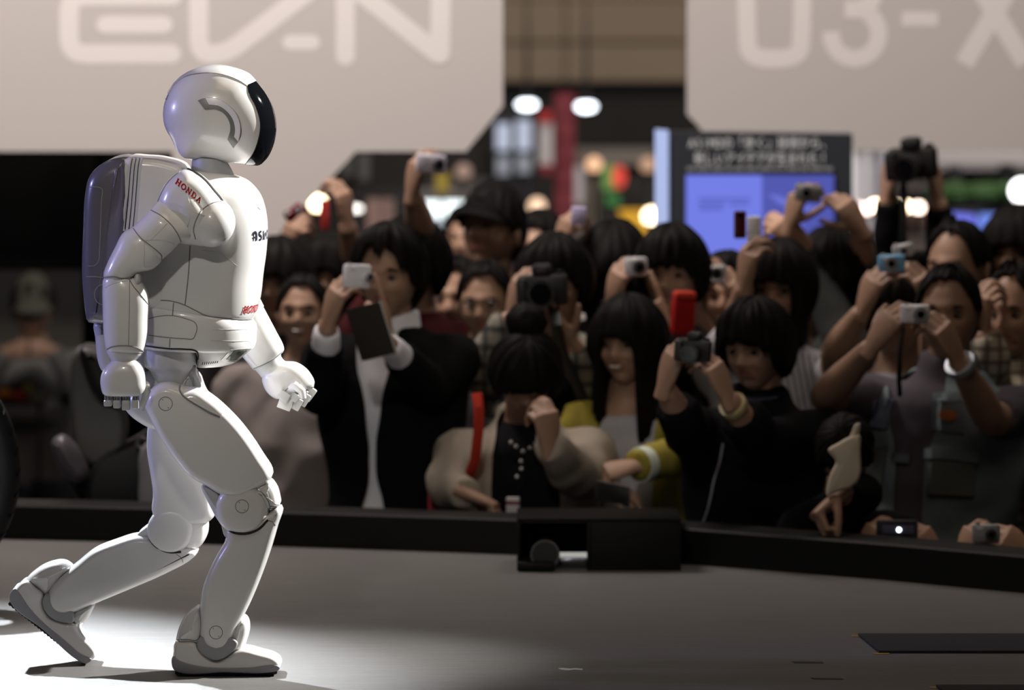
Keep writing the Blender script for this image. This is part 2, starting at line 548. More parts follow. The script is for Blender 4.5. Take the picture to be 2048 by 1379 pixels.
# big tyre at the left edge: front wheel of a parked motorcycle
wy = PZ(-232, 1212, 0).y
wc = P(-232, 940, wy); WR = wc.z
mo = thing('motorcycle', 'parked motorcycle showing its black front tyre at the stage side', 'motorcycle', (wc.x, wy, 0))
def torus(c, Rm, r, seg=64, rs=16, flat=1.0):
    v, f = [], []
    for i in range(seg):
        a = 2 * PI * i / seg
        for j in range(rs):
            b = 2 * PI * j / rs
            rr = Rm + r * math.cos(b)
            v.append(Vector((c.x + rr * math.cos(a), c.y + r * flat * math.sin(b), c.z + rr * math.sin(a))))
    for i in range(seg):
        for j in range(rs):
            f.append((i * rs + j, ((i + 1) % seg) * rs + j, ((i + 1) % seg) * rs + (j + 1) % rs, i * rs + (j + 1) % rs))
    return v, f
v, f = torus(wc, WR - .045, .045, flat=1.15); mesh_obj('tyre', v, f, nmat('tyre_rubber', (0.007, 0.007, 0.008), 0.5, bump=.3, bump_scale=90, spec=.3), mo)
v, f = torus(wc, WR - .092, .014, flat=2.0); rim_o = mesh_obj('rim', v, f, plain((.20, .19, .30), .3, .5), mo)
MB().cyl(wc, (0, 1, 0), .035, .10, 24).build('hub', plain((.2, .2, .22), .35, .6), mo)
for i in range(6):
    a = 2 * PI * i / 6
    d = Vector((math.cos(a), 0, math.sin(a)))
    MB().tube([wc + d * .03, wc + d * (WR - .095)], [(.016, .008), (.011, .006)], 8).build('spoke', plain((.2, .2, .22), .35, .6), mo)
for s in (-1, 1):
    MB().tube([wc + Vector((0, s * .075, 0)), wc + Vector((-.12, s * .075, .32)), wc + Vector((-.22, s * .075, .60))], [.018, .018, .024], 14).build('fork_leg', plain((.1, .1, .11), .3, .6), mo)
MB().sphere(wc + Vector((-.20, 0, .62)), (.07, .07, .08), 20, 12).build('headlamp', plain((.2, .2, .21), .25, .4), mo)
MB().tube([wc + Vector((-.24, -.34, .72)), wc + Vector((-.24, -.1, .68)), wc + Vector((-.24, .1, .68)), wc + Vector((-.24, .34, .72))], .012, 10).build('handlebar', plain((.05, .05, .05), .4), mo)
pc = lambda dx, dz, dy=0: wc + Vector((dx, dy, dz))
GB = plain((.05, .05, .055), .25)
MB().tube([pc(-.30, .46), pc(-.42, .50), pc(-.60, .50), pc(-.78, .42)], [(.07, .07), (.11, .12), (.10, .12), (.06, .08)], 20).build('fuel_tank', GB, mo)
MB().tube([pc(-.74, .42), pc(-.95, .40), pc(-1.25, .44), pc(-1.42, .50)], [(.05, .09), (.045, .12), (.045, .10), (.03, .06)], 16).build('seat', plain((.015, .015, .016), .6), mo)
MB().box(pc(-.66, .08), (.36, .26, .36), None, .05).build('engine', plain((.12, .12, .125), .4, .5), mo)
for s_ in (-1, 1):
    MB().tube([pc(-.22, .56, s_ * .04), pc(-.48, .02, s_ * .09), pc(-.90, -.02, s_ * .09), pc(-.80, .38, s_ * .08)], .018, 10).build('frame_tube', plain((.03, .03, .032), .4), mo)
    MB().tube([pc(-.90, -.02, s_ * .09), pc(-1.38, 0, s_ * .09)], [.024, .018], 10).build('swing_arm', plain((.1, .1, .11), .4, .5), mo)
rw = pc(-1.38, 0)
v, f = torus(rw, WR - .05, .05, flat=1.3); mesh_obj('rear_tyre', v, f, bpy.data.materials['tyre_rubber'], mo)
v, f = torus(rw, WR - .10, .016, flat=2.2); mesh_obj('rear_rim', v, f, plain((.20, .19, .30), .3, .5), mo)
MB().cyl(rw, (0, 1, 0), .05, .16, 24).build('rear_hub', plain((.2, .2, .22), .35, .6), mo)
for k in range(40):
    a = 2 * PI * k / 40
    d = Vector((math.cos(a), 0, math.sin(a)))
    t = Vector((-math.sin(a), 0, math.cos(a)))
    MB().tube([wc + d * (WR - .006) + Vector((0, -.035, 0)) - t * .010, wc + d * (WR - .0018) + t * .006, wc + d * (WR - .006) + Vector((0, .035, 0)) - t * .010], .0022, 5).build('tread_groove', plain((.004, .004, .004), .8), mo)

# motorcycle standing in the dark beyond the kerb, behind the robot
MY = 3.0
bike = thing('motorcycle', 'dark motorcycle with grey side panel standing beyond the kerb behind the robot', 'motorcycle', (P(230, 1000, MY).x, MY, HALL_Z))
GP = plain((.11, .11, .105), .5); DK = plain((.012, .012, .013), .5); MU = plain((.13, .12, .14), .4, .3)
pillow('side_panel', [(150,700),(168,690),(185,740),(220,800),(250,820),(252,880),(230,925),(190,930),(155,900),(142,820),(140,750)], MY, .05, .02, GP, bike, flat=True)
pillow('seat', [(165,690),(230,700),(330,705),(380,730),(360,790),(260,795),(200,790),(172,740)], MY - .04, .09, .03, DK, bike, flat=True)
pillow('muffler', [(104,880),(125,868),(150,885),(168,915),(178,950),(160,965),(130,950),(112,925)], MY - .12, .045, .03, MU, bike)
pillow('swing_arm', [(140,945),(175,960),(250,900),(300,880),(300,910),(200,970),(165,1000)], MY, .04, .012, DK, bike)
pillow('engine_case', [(190,925),(260,880),(330,850),(360,900),(350,990),(240,1010),(180,1000)], MY, .10, .02, DK, bike, flat=True)
pillow('fork_cover', [(280,905),(292,885),(310,880),(330,900),(330,1010),(283,1012),(278,950)], MY - .16, .03, .012, plain((.30, .29, .32), .4), bike)
cw = P(285, 885, MY - .14); v, f = torus(cw, .014, .005, 24, 8); mesh_obj('axle_ring', v, f, plain((.2, .2, .21), .3, .5), bike)
cw = P(163, 965, MY - .06); v, f = torus(cw, .014, .006, 24, 8); mesh_obj('foot_peg_ring', v, f, plain((.05, .05, .05), .3, .5), bike)
for px_ in (60, 370):
    c_ = P(px_, 1000, MY); c_.z = HALL_Z + .31
    v, f = torus(c_, .262, .048, 48, 12); w_o = mesh_obj('wheel', v, f, plain((.015, .015, .015), .6), bike)
    MB().cyl(c_, (0, 1, 0), .2, .03, 32).build('disc', DK, w_o)
    MB().tube([c_, P(230, 960, MY)], .03, 10).build('frame_tube', DK, bike)

# ================================================================== hall: boards, panel, booths
def plate(name, poly_px, y, thick, mat, parent=None):
    return MB().prism([(p.x, p.y) for p in to_plane(poly_px, y)], y, y + thick).build(name, mat, parent, smooth=False)
def strokes(parent, lines, y, mat, name='letter', round_ends=True, thick=.0012):
    """flat raised letter built of stroked lines given in photo pixels on the board plane"""
    m = MB()
    for li, (pts, w) in enumerate(lines):
        sc = (P(1000, 100, y) - P(1001, 100, y)).length
        q = to_plane(pts, y)
        ww = w * sc
        L, Rr = [], []
        n = len(q)
        for i, p in enumerate(q):
            t1 = (q[min(i + 1, n - 1)] - q[max(i - 1, 0)]).normalized()
            nn = Vector((-t1.y, t1.x))
            if 0 < i < n - 1:
                ta = (q[i] - q[i - 1]).normalized(); cs = max(.5, Vector((-ta.y, ta.x)).dot(nn))
            else: cs = 1
            L.append(p + nn * ww / 2 / cs); Rr.append(p - nn * ww / 2 / cs)
        if round_ends:
            def arc(c, a0): return [c + Vector((math.cos(a0 + PI * k / 8), math.sin(a0 + PI * k / 8))) * ww / 2 for k in range(1, 8)]
            d0 = (q[0] - q[1]); dn = (q[-1] - q[-2])
            e1 = arc(q[-1], math.atan2(dn.y, dn.x) - PI / 2); e0 = arc(q[0], math.atan2(d0.y, d0.x) - PI / 2)
            poly = Rr + e1 + list(reversed(L)) + e0
        else: poly = Rr + list(reversed(L))
        m.prism([(p.x, p.y) for p in poly], y - thick - .0006 * li, y + .002)
    return m.build(name, mat, parent, smooth=False)
BY = 7.0
BOARD = nmat('board_warm_grey', (0.43, 0.405, 0.39), 0.7, noise_amt=.02, noise_scale=1)
LETT = nmat('board_letter_pale', (0.61, 0.585, 0.57), 0.65)
b1 = thing('hanging_board', 'large warm grey hanging board with pale EV-N lettering', 'sign board', P(500, 300, BY))
plate('panel', [(-420,-330),(1006,-330),(1006,212),(932,303),(712,303),(560,465),(560,720),(345,720),(345,303),(-420,303)], BY, .06, BOARD, b1)
def rc(pts, r=30, n=6):
    """round the inner corners of a polyline"""
    out = [pts[0]]
    for a, b, c in zip(pts, pts[1:], pts[2:]):
        a, b, c = Vector(a), Vector(b), Vector(c)
        p0 = b + (a - b).normalized() * min(r, (a - b).length * .45); p1 = b + (c - b).normalized() * min(r, (c - b).length * .45)
        for k in range(n + 1):
            t = k / n
            out.append(tuple(p0 * (1 - t) ** 2 + b * 2 * t * (1 - t) + p1 * t * t))
    out.append(pts[-1])
    return out
strokes(b1, [(rc([(345,-8),(138,-8),(138,108),(343,108)], 34), 38), ([(210,50),(328,50)], 34)], BY, LETT)
strokes(b1, [(rc([(396,-120),(398,108),(452,108),(660,-50)], 30), 38)], BY, LETT)
strokes(b1, [([(580,85),(625,85)], 30)], BY, LETT)
strokes(b1, [([(691,112),(691,-50)], 38), ([(694,-36),(876,108)], 38), ([(880,108),(884,-120)], 40)], BY, LETT)
BY2 = 7.4
b2 = thing('hanging_board', 'large warm grey hanging board with pale U3-X lettering', 'sign board', P(1700, 300, BY2))
plate('panel', [(1374,-330),(2560,-330),(2560,300),(1706,300),(1402,300),(1402,258),(1374,228)], BY2, .06, BOARD, b2)
strokes(b2, [(rc([(1491,-120),(1494,60),(1498,118),(1600,118),(1604,60),(1606,-120)], 48, 8), 36)], BY2, LETT, round_ends=False)
def arcpx(cx, cy, rx, ry, a0, a1, n=14): return [(cx + rx * math.cos(R(a0 + (a1 - a0) * i / n)), cy - ry * math.sin(R(a0 + (a1 - a0) * i / n))) for i in range(n + 1)]
strokes(b2, [(arcpx(1710, 68, 48, 50, 175, 440), 34), (arcpx(1710, -28, 44, 48, -80, 170), 34), ([(1690, 20), (1722, 20)], 34)], BY2, LETT, round_ends=False)
strokes(b2, [([(1804,38),(1876,38)], 28)], BY2, LETT, round_ends=False)
strokes(b2, [([(1928,128),(2084,-130)], 38), ([(1896,-130),(2052,128)], 38)], BY2, LETT, round_ends=False)

# information panel with Japanese lettering and two screens
IY = 6.2
ip = thing('info_panel', 'dark information panel with Japanese lettering and blue screens', 'display', P(1508, 700, IY))
plate('panel', [(1338,263),(1705,268),(1705,1150),(1338,1150)], IY, .10, nmat('panel_navy', (0.018, 0.021, 0.027), 0.5), ip)
plate('edge_light', [(1311,260),(1337,262),(1337,1150),(1311,1150)], IY - .01, .10, M('edge_light', (.2, .25, .4), .5, emit=(.42, .52, .86), estr=.62), ip)
plate('screen', [(1372,350),(1524,350),(1524,560),(1372,560)], IY - .012, .01, glow((.17, .22, .88), .86), ip)
plate('screen', [(1524,350),(1668,350),(1668,560),(1524,560)], IY - .012, .01, glow((.065, .085, .44), .92), ip)
plate('screen_picture', [(1534,387),(1560,392),(1580,402),(1640,420),(1600,424),(1560,408)], IY - .014, .003, glow((.16, .2, .8), .8), ip)
plate('screen_picture', [(1590,465),(1606,440),(1606,500),(1585,500)], IY - .014, .003, glow((.17, .22, .88), .8), ip)
for (x0, x1, yy) in ((1398,1500,398),(1398,1450,408),(1460,1498,408),(1398,1445,417)):
    plate('screen_text', [(x0,yy-3),(x1,yy-3),(x1,yy+3),(x0,yy+3)], IY - .014, .003, glow((.11, .14, .62), .8), ip)
def glyph(ch):
    cu = bpy.data.curves.new('lettering', 'FONT'); cu.body = ch; cu.size = 1.0
    o = bpy.data.objects.new('lettering', cu); COL.objects.link(o)
    me = bpy.data.meshes.new_from_object(o.evaluated_get(bpy.context.evaluated_depsgraph_get()))
    bpy.data.objects.remove(o)
    return me
def text_line(txt, x0, x1, ybase, hpx, y, mat, parent):
    """one mesh for each character, set in cells along the line"""
    cells = [.62 if ord(c_) < 128 else 1.0 for c_ in txt]
    tot = sum(cells); u0 = 0.0
    a, b = P(x0, ybase, y), P(x1, ybase - hpx, y)
    for ch, cw_ in zip(txt, cells):
        me = glyph(ch)
        xs = [v.co.x for v in me.vertices]
        for v in me.vertices:
            cx_ = (v.co.x - (min(xs) + max(xs)) / 2) / (.95 if cw_ == 1.0 else .72) * cw_ if ch not in '「」、' else (v.co.x - .5)
            v.co = Vector((a.x + (b.x - a.x) * ((u0 + cw_ / 2 + cx_ * .96) / tot), y, a.z + (b.z - a.z) * (v.co.y * 1.02 + .06)))
        me.materials.clear(); me.materials.append(mat)
        link('lettering', me, parent)
        u0 += cw_
WT = glow((.62, .59, .56), .85)
text_line('ASIMOの「歩く」技術から、', 1376, 1664, 297, 26, IY - .008, WT, ip)
text_line('新しいアイデアが生まれた！', 1388, 1657, 328, 26, IY - .008, WT, ip)
x = 1374
random.seed(3)
while x < 1668:
    w_ = random.randint(8, 26)
    plate('small_print', [(x, 334), (x + w_, 334), (x + w_, 341), (x, 341)], IY - .008, .004, glow((.2, .19, .185), .8), ip)
    x += w_ + 4

# far wall with panels, dark below
WY = 24.0
wall = struct(plate('wall_back', [(-1500,-700),(3600,-700),(3600,960),(-1500,960)], WY + .1, .2, nmat('hall_dark_wall', (0.012, 0.012, 0.013), 0.9)), 'dark back wall of the exhibition hall', 'wall')
PAN = nmat('wall_panel_brown', (0.21, 0.165, 0.125), 0.7, noise_amt=.1, noise_scale=.8)
for i in range(-4, 8):
    for j, (y0, y1) in enumerate(((-160, -2), (1, 82), (88, 162))):
        x0 = 1133 + i * 248
        plate('wall_panel', [(x0, y0), (x0 + 244, y0), (x0 + 244, y1), (x0, y1)], WY, .1, PAN, wall)
lamp('hall_wall_light', 'AREA', (0.5, 17.0, 7.5), (0.5, WY, 1.2), 560, (1.0, .86, .70), 4.0)  # unseen area fill added to brighten the brown wall panels

def booth(name, label, cat, parts, y, group=None):
    cx = sum(p[0][0] for p in parts[0][1:2]) if False else parts[0][1][0][0]
    t = thing(name, label, cat, P(cx, 700, y), group)
    for nm, poly, dy, th_, mat in parts:
        plate(nm, poly, y + dy, th_, mat, t)
    return t
def rq(x0, y0, x1, y1): return [(x0, y0), (x1, y0), (x1, y1), (x0, y1)]
# red tower sign and white hanging banner
booth('tower_sign', 'tall dark red tower sign made of stacked panels', 'sign', [('panel', rq(1110, 188 + i * 47, 1150, 232 + i * 47), 0, .2, plain((.20, .018, .035), .6)) for i in range(6)] + [('mast', rq(1115, 190, 1145, 700), .2, .2, plain((.04, .01, .012), .6))], 19.0)
booth('hanging_banner', 'white banner with red ends beside the red tower', 'banner', [('pole', rq(1088, 340, 1092, 960), .03, .04, plain((.05, .05, .05), .6)), ('cloth', rq(1076, 244, 1105, 330), 0, .03, plain((.62, .60, .64), .8)), ('red_end', rq(1079, 222, 1103, 246), -.01, .05, plain((.50, .02, .02), .6)), ('red_end', rq(1082, 328, 1102, 348), -.01, .05, plain((.30, .02, .03), .6))], 18.6)
wg = booth('lit_window_frame', 'booth wall with four pale lit windows', 'booth', [('wall', rq(985, 225, 1070, 410), .1, .3, plain((.035, .035, .038), .7))] +
      [('window', rq(x0, y0, x1, y1), 0, .1, glow(c_, s_)) for (x0, y0, x1, y1, c_, s_) in ((992, 248, 1021, 300, (.62, .68, .85), .75), (1033, 241, 1062, 300, (.62, .68, .85), .75), (993, 314, 1020, 350, (.5, .52, .6), .45), (1034, 312, 1061, 346, (.5, .52, .6), .45))], 18.2)
booth('white_strip_sign', 'narrow white upright sign beside the red tower', 'sign', [('panel', rq(1150, 334, 1166, 408), 0, .1, plain((.55, .53, .60), .6)), ('post', rq(1155, 408, 1161, 700), .02, .05, plain((.1, .1, .1), .6))], 18.0)
booth('booth_fascia', 'grey booth fascia behind the raised hands', 'booth', [('fascia', rq(1152, 300, 1312, 330), 0, .3, plain((.17, .155, .145), .7)), ('wall', rq(1158, 330, 1312, 720), .2, .3, plain((.05, .045, .04), .7)), ('post', rq(1150, 330, 1196, 720), .05, .2, plain((.20, .175, .155), .7))], 20.0)
booth('green_red_sign', 'small lit sign in green and red', 'sign', [('green_field', rq(1206, 332, 1230, 380), 0, .1, glow((.16, .36, .07), .7)), ('red_field', arcpx(1238, 354, 14, 22, 0, 360, 16)[:-1], -.02, .1, glow((.95, .06, .03), .85)), ('green_badge', rq(1212, 392, 1240, 410), 0, .1, glow((.03, .25, .04), .6)), ('post', rq(1220, 380, 1228, 960), .12, .05, plain((.05, .05, .05), .6))], 19.4)
booth('yellow_awning', 'bright yellow lit awning over a far counter', 'awning', [('canopy', [(1238, 424), (1312, 424), (1318, 484), (1262, 484)], 0, .3, glow((.85, .42, .01), .75)), ('post', rq(1300, 484, 1308, 760), .1, .1, plain((.1, .08, .05), .6))], 17.4)
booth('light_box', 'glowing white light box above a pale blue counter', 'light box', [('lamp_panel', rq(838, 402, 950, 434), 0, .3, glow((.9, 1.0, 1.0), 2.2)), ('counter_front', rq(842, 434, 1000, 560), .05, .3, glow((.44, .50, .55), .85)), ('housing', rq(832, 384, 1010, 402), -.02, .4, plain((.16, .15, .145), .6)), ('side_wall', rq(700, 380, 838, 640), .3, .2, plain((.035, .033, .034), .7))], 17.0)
booth('yellow_sign', 'small dull yellow sign on the dark booth', 'sign', [('panel', rq(872, 346, 896, 384), 0, .1, glow((.33, .22, .01), .8)), ('post', rq(881, 384, 887, 960), .02, .04, plain((.03, .03, .03), .6))], 16.4)
booth('pink_poster', 'faded pink poster wall behind raised hands', 'poster', [('sheet', rq(734, 398, 760, 470), 0, .05, plain((.34, .22, .19), .7)), ('sheet', rq(763, 398, 788, 470), 0, .05, plain((.30, .19, .165), .7)), ('stand', rq(738, 470, 784, 760), .02, .1, plain((.05, .05, .05), .7))], 15.2)
booth('dark_booth', 'dark booth front with grey upright slats', 'booth', [('front', rq(560, 300, 985, 700), .4, .3, plain((.030, .028, .028), .7)), ('header', rq(860, 360, 985, 400), .2, .2, plain((.07, .06, .058), .7)), ('slat', rq(686, 308, 704, 352), .2, .1, plain((.10, .10, .10), .7)), ('slat', rq(718, 308, 738, 360), .2, .1, plain((.11, .11, .11), .7))], 18.0)
# right side booths
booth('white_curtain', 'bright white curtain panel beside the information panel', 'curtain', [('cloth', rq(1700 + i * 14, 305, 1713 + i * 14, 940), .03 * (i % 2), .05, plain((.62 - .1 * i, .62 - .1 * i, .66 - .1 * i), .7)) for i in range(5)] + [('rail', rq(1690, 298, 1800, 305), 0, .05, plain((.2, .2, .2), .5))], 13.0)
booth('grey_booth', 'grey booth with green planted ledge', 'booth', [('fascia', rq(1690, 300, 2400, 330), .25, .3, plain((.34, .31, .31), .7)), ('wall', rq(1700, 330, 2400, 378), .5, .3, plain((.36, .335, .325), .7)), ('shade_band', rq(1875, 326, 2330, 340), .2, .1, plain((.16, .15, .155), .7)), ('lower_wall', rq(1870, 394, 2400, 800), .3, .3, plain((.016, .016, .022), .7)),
      ('loudspeaker', rq(1900, 334, 1922, 374), .1, .2, plain((.02, .02, .02), .7)), ('loudspeaker', rq(2002, 330, 2030, 372), .1, .2, plain((.012, .012, .012), .7))], 14.0)
HEDGE = nmat('hedge_green', (.022, .068, .012), .8, noise_amt=.5, noise_scale=30)
for i, (x0, x1) in enumerate(((1874, 1928), (1950, 2060))):
    m = MB(); random.seed(i + 5)
    for q in range(70):
        c_ = P(random.uniform(x0, x1), random.uniform(376, 392), 13.95)
        m.sphere(c_ + Vector((0, random.uniform(-.06, .1), 0)), (.05, .05, .03), 6, 4)
    o = m.build('planter_foliage', HEDGE); tag(o, 'clipped green foliage on the grey booth ledge', 'plants', 'booth ledge foliage', 'stuff')
booth('blue_monitor', 'glowing blue monitor hanging in the dark booth', 'screen', [('screen', [(1905,426),(1950,430),(1952,455),(1912,452)], -.02, .03, glow((.16, .18, .95), .9)), ('bezel', rq(1900, 420, 1955, 462), .02, .06, plain((.01, .01, .01), .5)), ('stand', rq(1924, 462, 1932, 960), .03, .04, plain((.01, .01, .01), .5))], 13.6)
booth('blue_monitor', 'tall pale blue monitor beside the smaller blue one', 'screen', [('screen', rq(1958, 428, 1998, 498), -.02, .03, glow((.14, .26, .90), .9)), ('bezel', rq(1954, 424, 2002, 503), .02, .06, plain((.01, .01, .01), .5)), ('stand', rq(1974, 503, 1982, 960), .03, .04, plain((.01, .01, .01), .5))], 13.4)
booth('lavender_panel', 'pale lavender panel edge beside the information panel', 'panel', [('sheet', [(1706, 470), (1712, 470), (1736, 520), (1724, 560), (1724, 960), (1706, 960)], 0, .04, glow((.48, .48, .85), .6))], 12.0)
booth('pale_counter', 'pale pink counter wall under warm lamps', 'booth', [('wall', rq(1706, 440, 1880, 640), .2, .3, plain((.42, .35, .32), .7)), ('glow_panel', rq(1806, 424, 1852, 452), .1, .1, plain((.75, .45, .38), .6))], 15.0)  # small panel is a plain paler pink plate without emission
lamp('booth_light', 'AREA', (2.6, 11.0, 3.2), (2.6, 15.0, .9), 170, (1.0, .93, .88), 1.5)
# lamps
def bulb(label, px, py, y, r, rgb, s, group=None, drop=.35):
    t = thing('booth_lamp', label, 'lamp', P(px, py, y), group)
    c_ = P(px, py, y)
    MB().sphere(c_, r, 16, 10).build('bulb', glow(rgb, s), t)
    dn = Vector((0, r * .4, -1))
    MB().tube([c_ + Vector((0, 0, -r * .8)), c_ + Vector((0, 0, -r * 1.7))], [r * .7, r * .4], 10).build('socket', plain((.03, .03, .03), .6), t)
    MB().tube([c_ + Vector((0, 0, -r * 1.6)), Vector((c_.x, c_.y, HALL_Z))], r * .16, 8).build('pole', plain((.03, .03, .03), .6), t)
bulb('bright warm round lamp over the red phones', 636, 407, 14.0, .036, (1.0, .80, .50), 9)
for px_, py_, s_, rgb_ in ((1733, 418, 5, (1, .72, .62)), (1750, 411, 10, (1, .82, .55)), (1794, 414, 6, (1, .8, .55)), (1812, 413, 9, (1, .8, .52)), (1837, 415, 7, (1, .74, .62)), (1718, 416, 3, (1, .75, .7))):
    bulb('warm bulb in the row above the pale pink counter', px_, py_, 12.6, .024, rgb_, s_, 'warm bulbs over the pale counter', .12)
bulb('round white lamp at the green ledge', 2044, 381, 13.2, .05, (1, 1, 1), 6, None, .2)
for px_, py_, s_, rgb_, lb_ in ((1188, 329, 1.6, (.75, .42, .24), 'tan lamp on a pole between the white strip sign and the green one'), (1303, 432, 8, (1, .78, .5), 'bright warm lamp at the yellow awning corner'), (1074, 412, 1.8, (.9, .6, .4), 'peach lamp beside the baseball cap'), (927, 343, .5, (.7, .45, .35), 'dim brownish lamp above the white light box'), (1296, 330, .8, (.7, .4, .25), 'dim orange lamp at the end of the grey fascia')):
    bulb(lb_, px_, py_, 16.6, .04, rgb_, s_, None, .25)
for px_, py_, lb_ in ((1054, 209, 'wide white hall lamp hanging above the four lit windows'), (1172, 213, 'wide white hall lamp hanging right beside the red tower top')):
    t = thing('ceiling_lamp', lb_, 'lamp', P(px_, py_, 22.0))
    c_ = P(px_, py_, 22.0)
    MB().sphere(c_, (.055, .1, .024), 20, 10).build('diffuser', glow((.85, .92, 1.0), 7), t)
    MB().tube([c_ + Vector((0, 0, .02)), c_ + Vector((0, 0, .05)), c_ + Vector((0, 0, .9))], [.05, .015, .0015], 10).build('hanger', plain((.03, .03, .03), .6), t)
t = thing('ceiling_lamp', 'half-round white lamp below the dark booth front', 'lamp', P(712, 418, 15.0)); c_ = P(712, 417, 15.0)
MB().sphere(c_, (.030, .03, .014), 20, 10).build('diffuser', glow((1, .95, .88), 3.5), t); MB().tube([c_, c_ + Vector((0, 0, .2))], .006, 8).build('hanger', plain((.03, .03, .03), .6), t)
# left: dark glazed stand
booth('dark_partition', 'black glossy partition with slim posts behind the big tyre', 'partition', [('post', rq(165, 250, 192, 1000), 0, .12, plain((.006, .006, .006), .8)), ('header', rq(-500, 520, 165, 540), .1, .1, plain((.012, .012, .012), .8)), ('upper_wall', rq(-500, 240, 560, 520), .2, .1, plain((.005, .005, .005), .9)), ('side_wall', rq(192, 520, 560, 1000), .2, .1, plain((.005, .005, .005), .9))], 8.4)
t = thing('ceiling_lamp', 'small blue lamp above the seated visitor', 'lamp', P(75, 565, 12.0)); c_ = P(75, 564, 12.0)
MB().sphere(c_, (.032, .03, .014), 20, 10).build('diffuser', glow((.16, .42, 1.0), 1.6), t); MB().tube([c_, c_ + Vector((0, 0, .25))], .006, 8).build('hanger', plain((.02, .02, .02), .6), t)
ty = 9.0
tb = thing('display_plinth', 'pale grey display plinth far behind the tyre', 'plinth', P(60, 950, ty))
plate('front', rq(-200, 862, 125, 960), ty, .5, plain((.22, .205, .20), .6), tb); plate('top', rq(-200, 838, 128, 862), ty + .02, .6, plain((.09, .09, .10), .5), tb)
for (px_, py_, rgb_, w_) in ((8, 788, (.65, .22, .03), 16), (38, 792, (.55, .05, .03), 20), (55, 778, (.40, .30, .04), 10)):
    c_ = P(px_, py_, 8.8)
    m = MB().sphere(c_, (w_ / 560, .03, .020), 14, 8)
    for p in m.v: p += Vector((0, 0, .006 * noise.noise(p * 40)))
    tag(m.build('bouquet_flower', plain(rgb_, .6)), {8: 'orange blossom', 38: 'red blossom', 55: 'yellow blossom'}[px_] + ' beside the big tyre on a far dark table', 'flower')
ft_ = thing('side_table', 'dark low table carrying bright blossoms far behind the tyre', 'table', P(20, 820, 8.8))
plate('top', rq(-120, 803, 90, 812), 8.7, .4, plain((.02, .02, .02), .4), ft_)
for x_ in (-100, 75): plate('leg', rq(x_, 812, x_ + 8, 960), 8.8, .03, plain((.02, .02, .02), .4), ft_)
# ================================================================== the white walking robot
WHITE = nmat('robot_white_shell', (0.80, 0.79, 0.77), 0.30, coat=0.5, noise_amt=0.012, noise_scale=3)
WHITE2 = nmat('robot_joint_white', (0.66, 0.665, 0.66), 0.42, coat=0.2)
GREY_J = nmat('robot_joint_grey', (0.36, 0.37, 0.38), 0.5)
LAV = nmat('backpack_silver_violet', (0.135, 0.13, 0.16), 0.30, metal=0.1, coat=0.4)
LAVL = nmat('backpack_light', (0.52, 0.51, 0.58), 0.35, coat=0.4)
SILV = nmat('rib_silver', (0.80, 0.80, 0.82), 0.3, metal=0.1)
VIS = nmat('visor_black', (0.004, 0.0045, 0.006), 0.035, spec=0.5)
LINE = nmat('panel_gap_dark', (0.24, 0.235, 0.225), 0.8)
BLK = nmat('gap_black', (0.012, 0.012, 0.012), 0.7)
RED = nmat('lettering_red', (0.42, 0.008, 0.012), 0.6, spec=.05)
NAVY = nmat('lettering_navy', (0.02, 0.022, 0.045), 0.6, spec=.05)
SOLE = nmat('sole_rubber', (0.014, 0.014, 0.014), 0.75)
SOLEG = nmat('sole_band_grey', (0.33, 0.33, 0.37), 0.45)

YN, YF = -0.095, 0.085                 # near and far leg planes
base = PZ(440, 1336, 0.0)
ROB = thing('humanoid_robot', 'white humanoid robot with black visor walking across the stage', 'robot', (base.x, 0, 0))

# ---------------- head
HEAD_OUT = [(437,131),(470,137),(497,148),(512,164),(530,188),(545,218),(551,250),(547,284),(535,312),(519,328),(495,328),
            (450,324),(410,321),(382,319),(366,315),(355,302),(343,277),(331,256),(326,229),(329,205),(338,183),(352,163),(374,146),(403,135)]
HW = 0.098
hc = to_plane([(436, 232)], 0.0)[0]
h2 = resample(catmull(to_plane(HEAD_OUT, 0.0), 6, True), 120, True)
def head_R(ang):
    """radius of the traced outline in direction ang"""
    best = None
    d = Vector((math.cos(ang), math.sin(ang)))
    for a, b in zip(h2, h2[1:] + h2[:1]):
        a_, b_ = a - hc, b - hc
        den = d.x * (b_.y - a_.y) - d.y * (b_.x - a_.x)
        if abs(den) < 1e-12: continue
        t = (a_.x * (b_.y - a_.y) - a_.y * (b_.x - a_.x)) / den
        s_ = (a_.x * d.y - a_.y * d.x) / den
        if t > 0 and -1e-6 <= s_ <= 1 + 1e-6: best = t if best is None else max(best, t)
    return best or 0.1
NH = 2.35
def head_pt(p2, side=-1, off=0.0):
    v = p2 - hc
    ang = math.atan2(v.y, v.x)
    rho = min(1.0, v.length / head_R(ang))
    y = HW * (1 - rho ** NH) ** (1 / NH)
    q = Vector((p2.x, side * y, p2.y))
    if off:
        n = Vector((v.x / 0.11 ** 2, side * y / HW ** 2 * 1.0, v.y / 0.1 ** 2)).normalized()
        q += n * off
    return q
hv, hf = [], []
NA, NR = 120, 26
for k in range(NA):
    a = 2 * PI * k / NA
    rr = head_R(a)
    for i in range(NR * 2 + 1):
        ph = PI * (i / (NR * 2)) - PI / 2
        rho = math.cos(ph)
        y = HW * (1 - rho ** NH) ** (1 / NH) * (1 if ph >= 0 else -1)
        hv.append(Vector((hc.x + rr * rho * math.cos(a), y, hc.y + rr * rho * math.sin(a))))
w_ = NR * 2 + 1
for k in range(NA):
    k2 = (k + 1) % NA
    for i in range(w_ - 1):
        hf.append((k * w_ + i, k2 * w_ + i, k2 * w_ + i + 1, k * w_ + i + 1))
helmet = mesh_obj('helmet', hv, hf, WHITE, ROB, sharp=None)
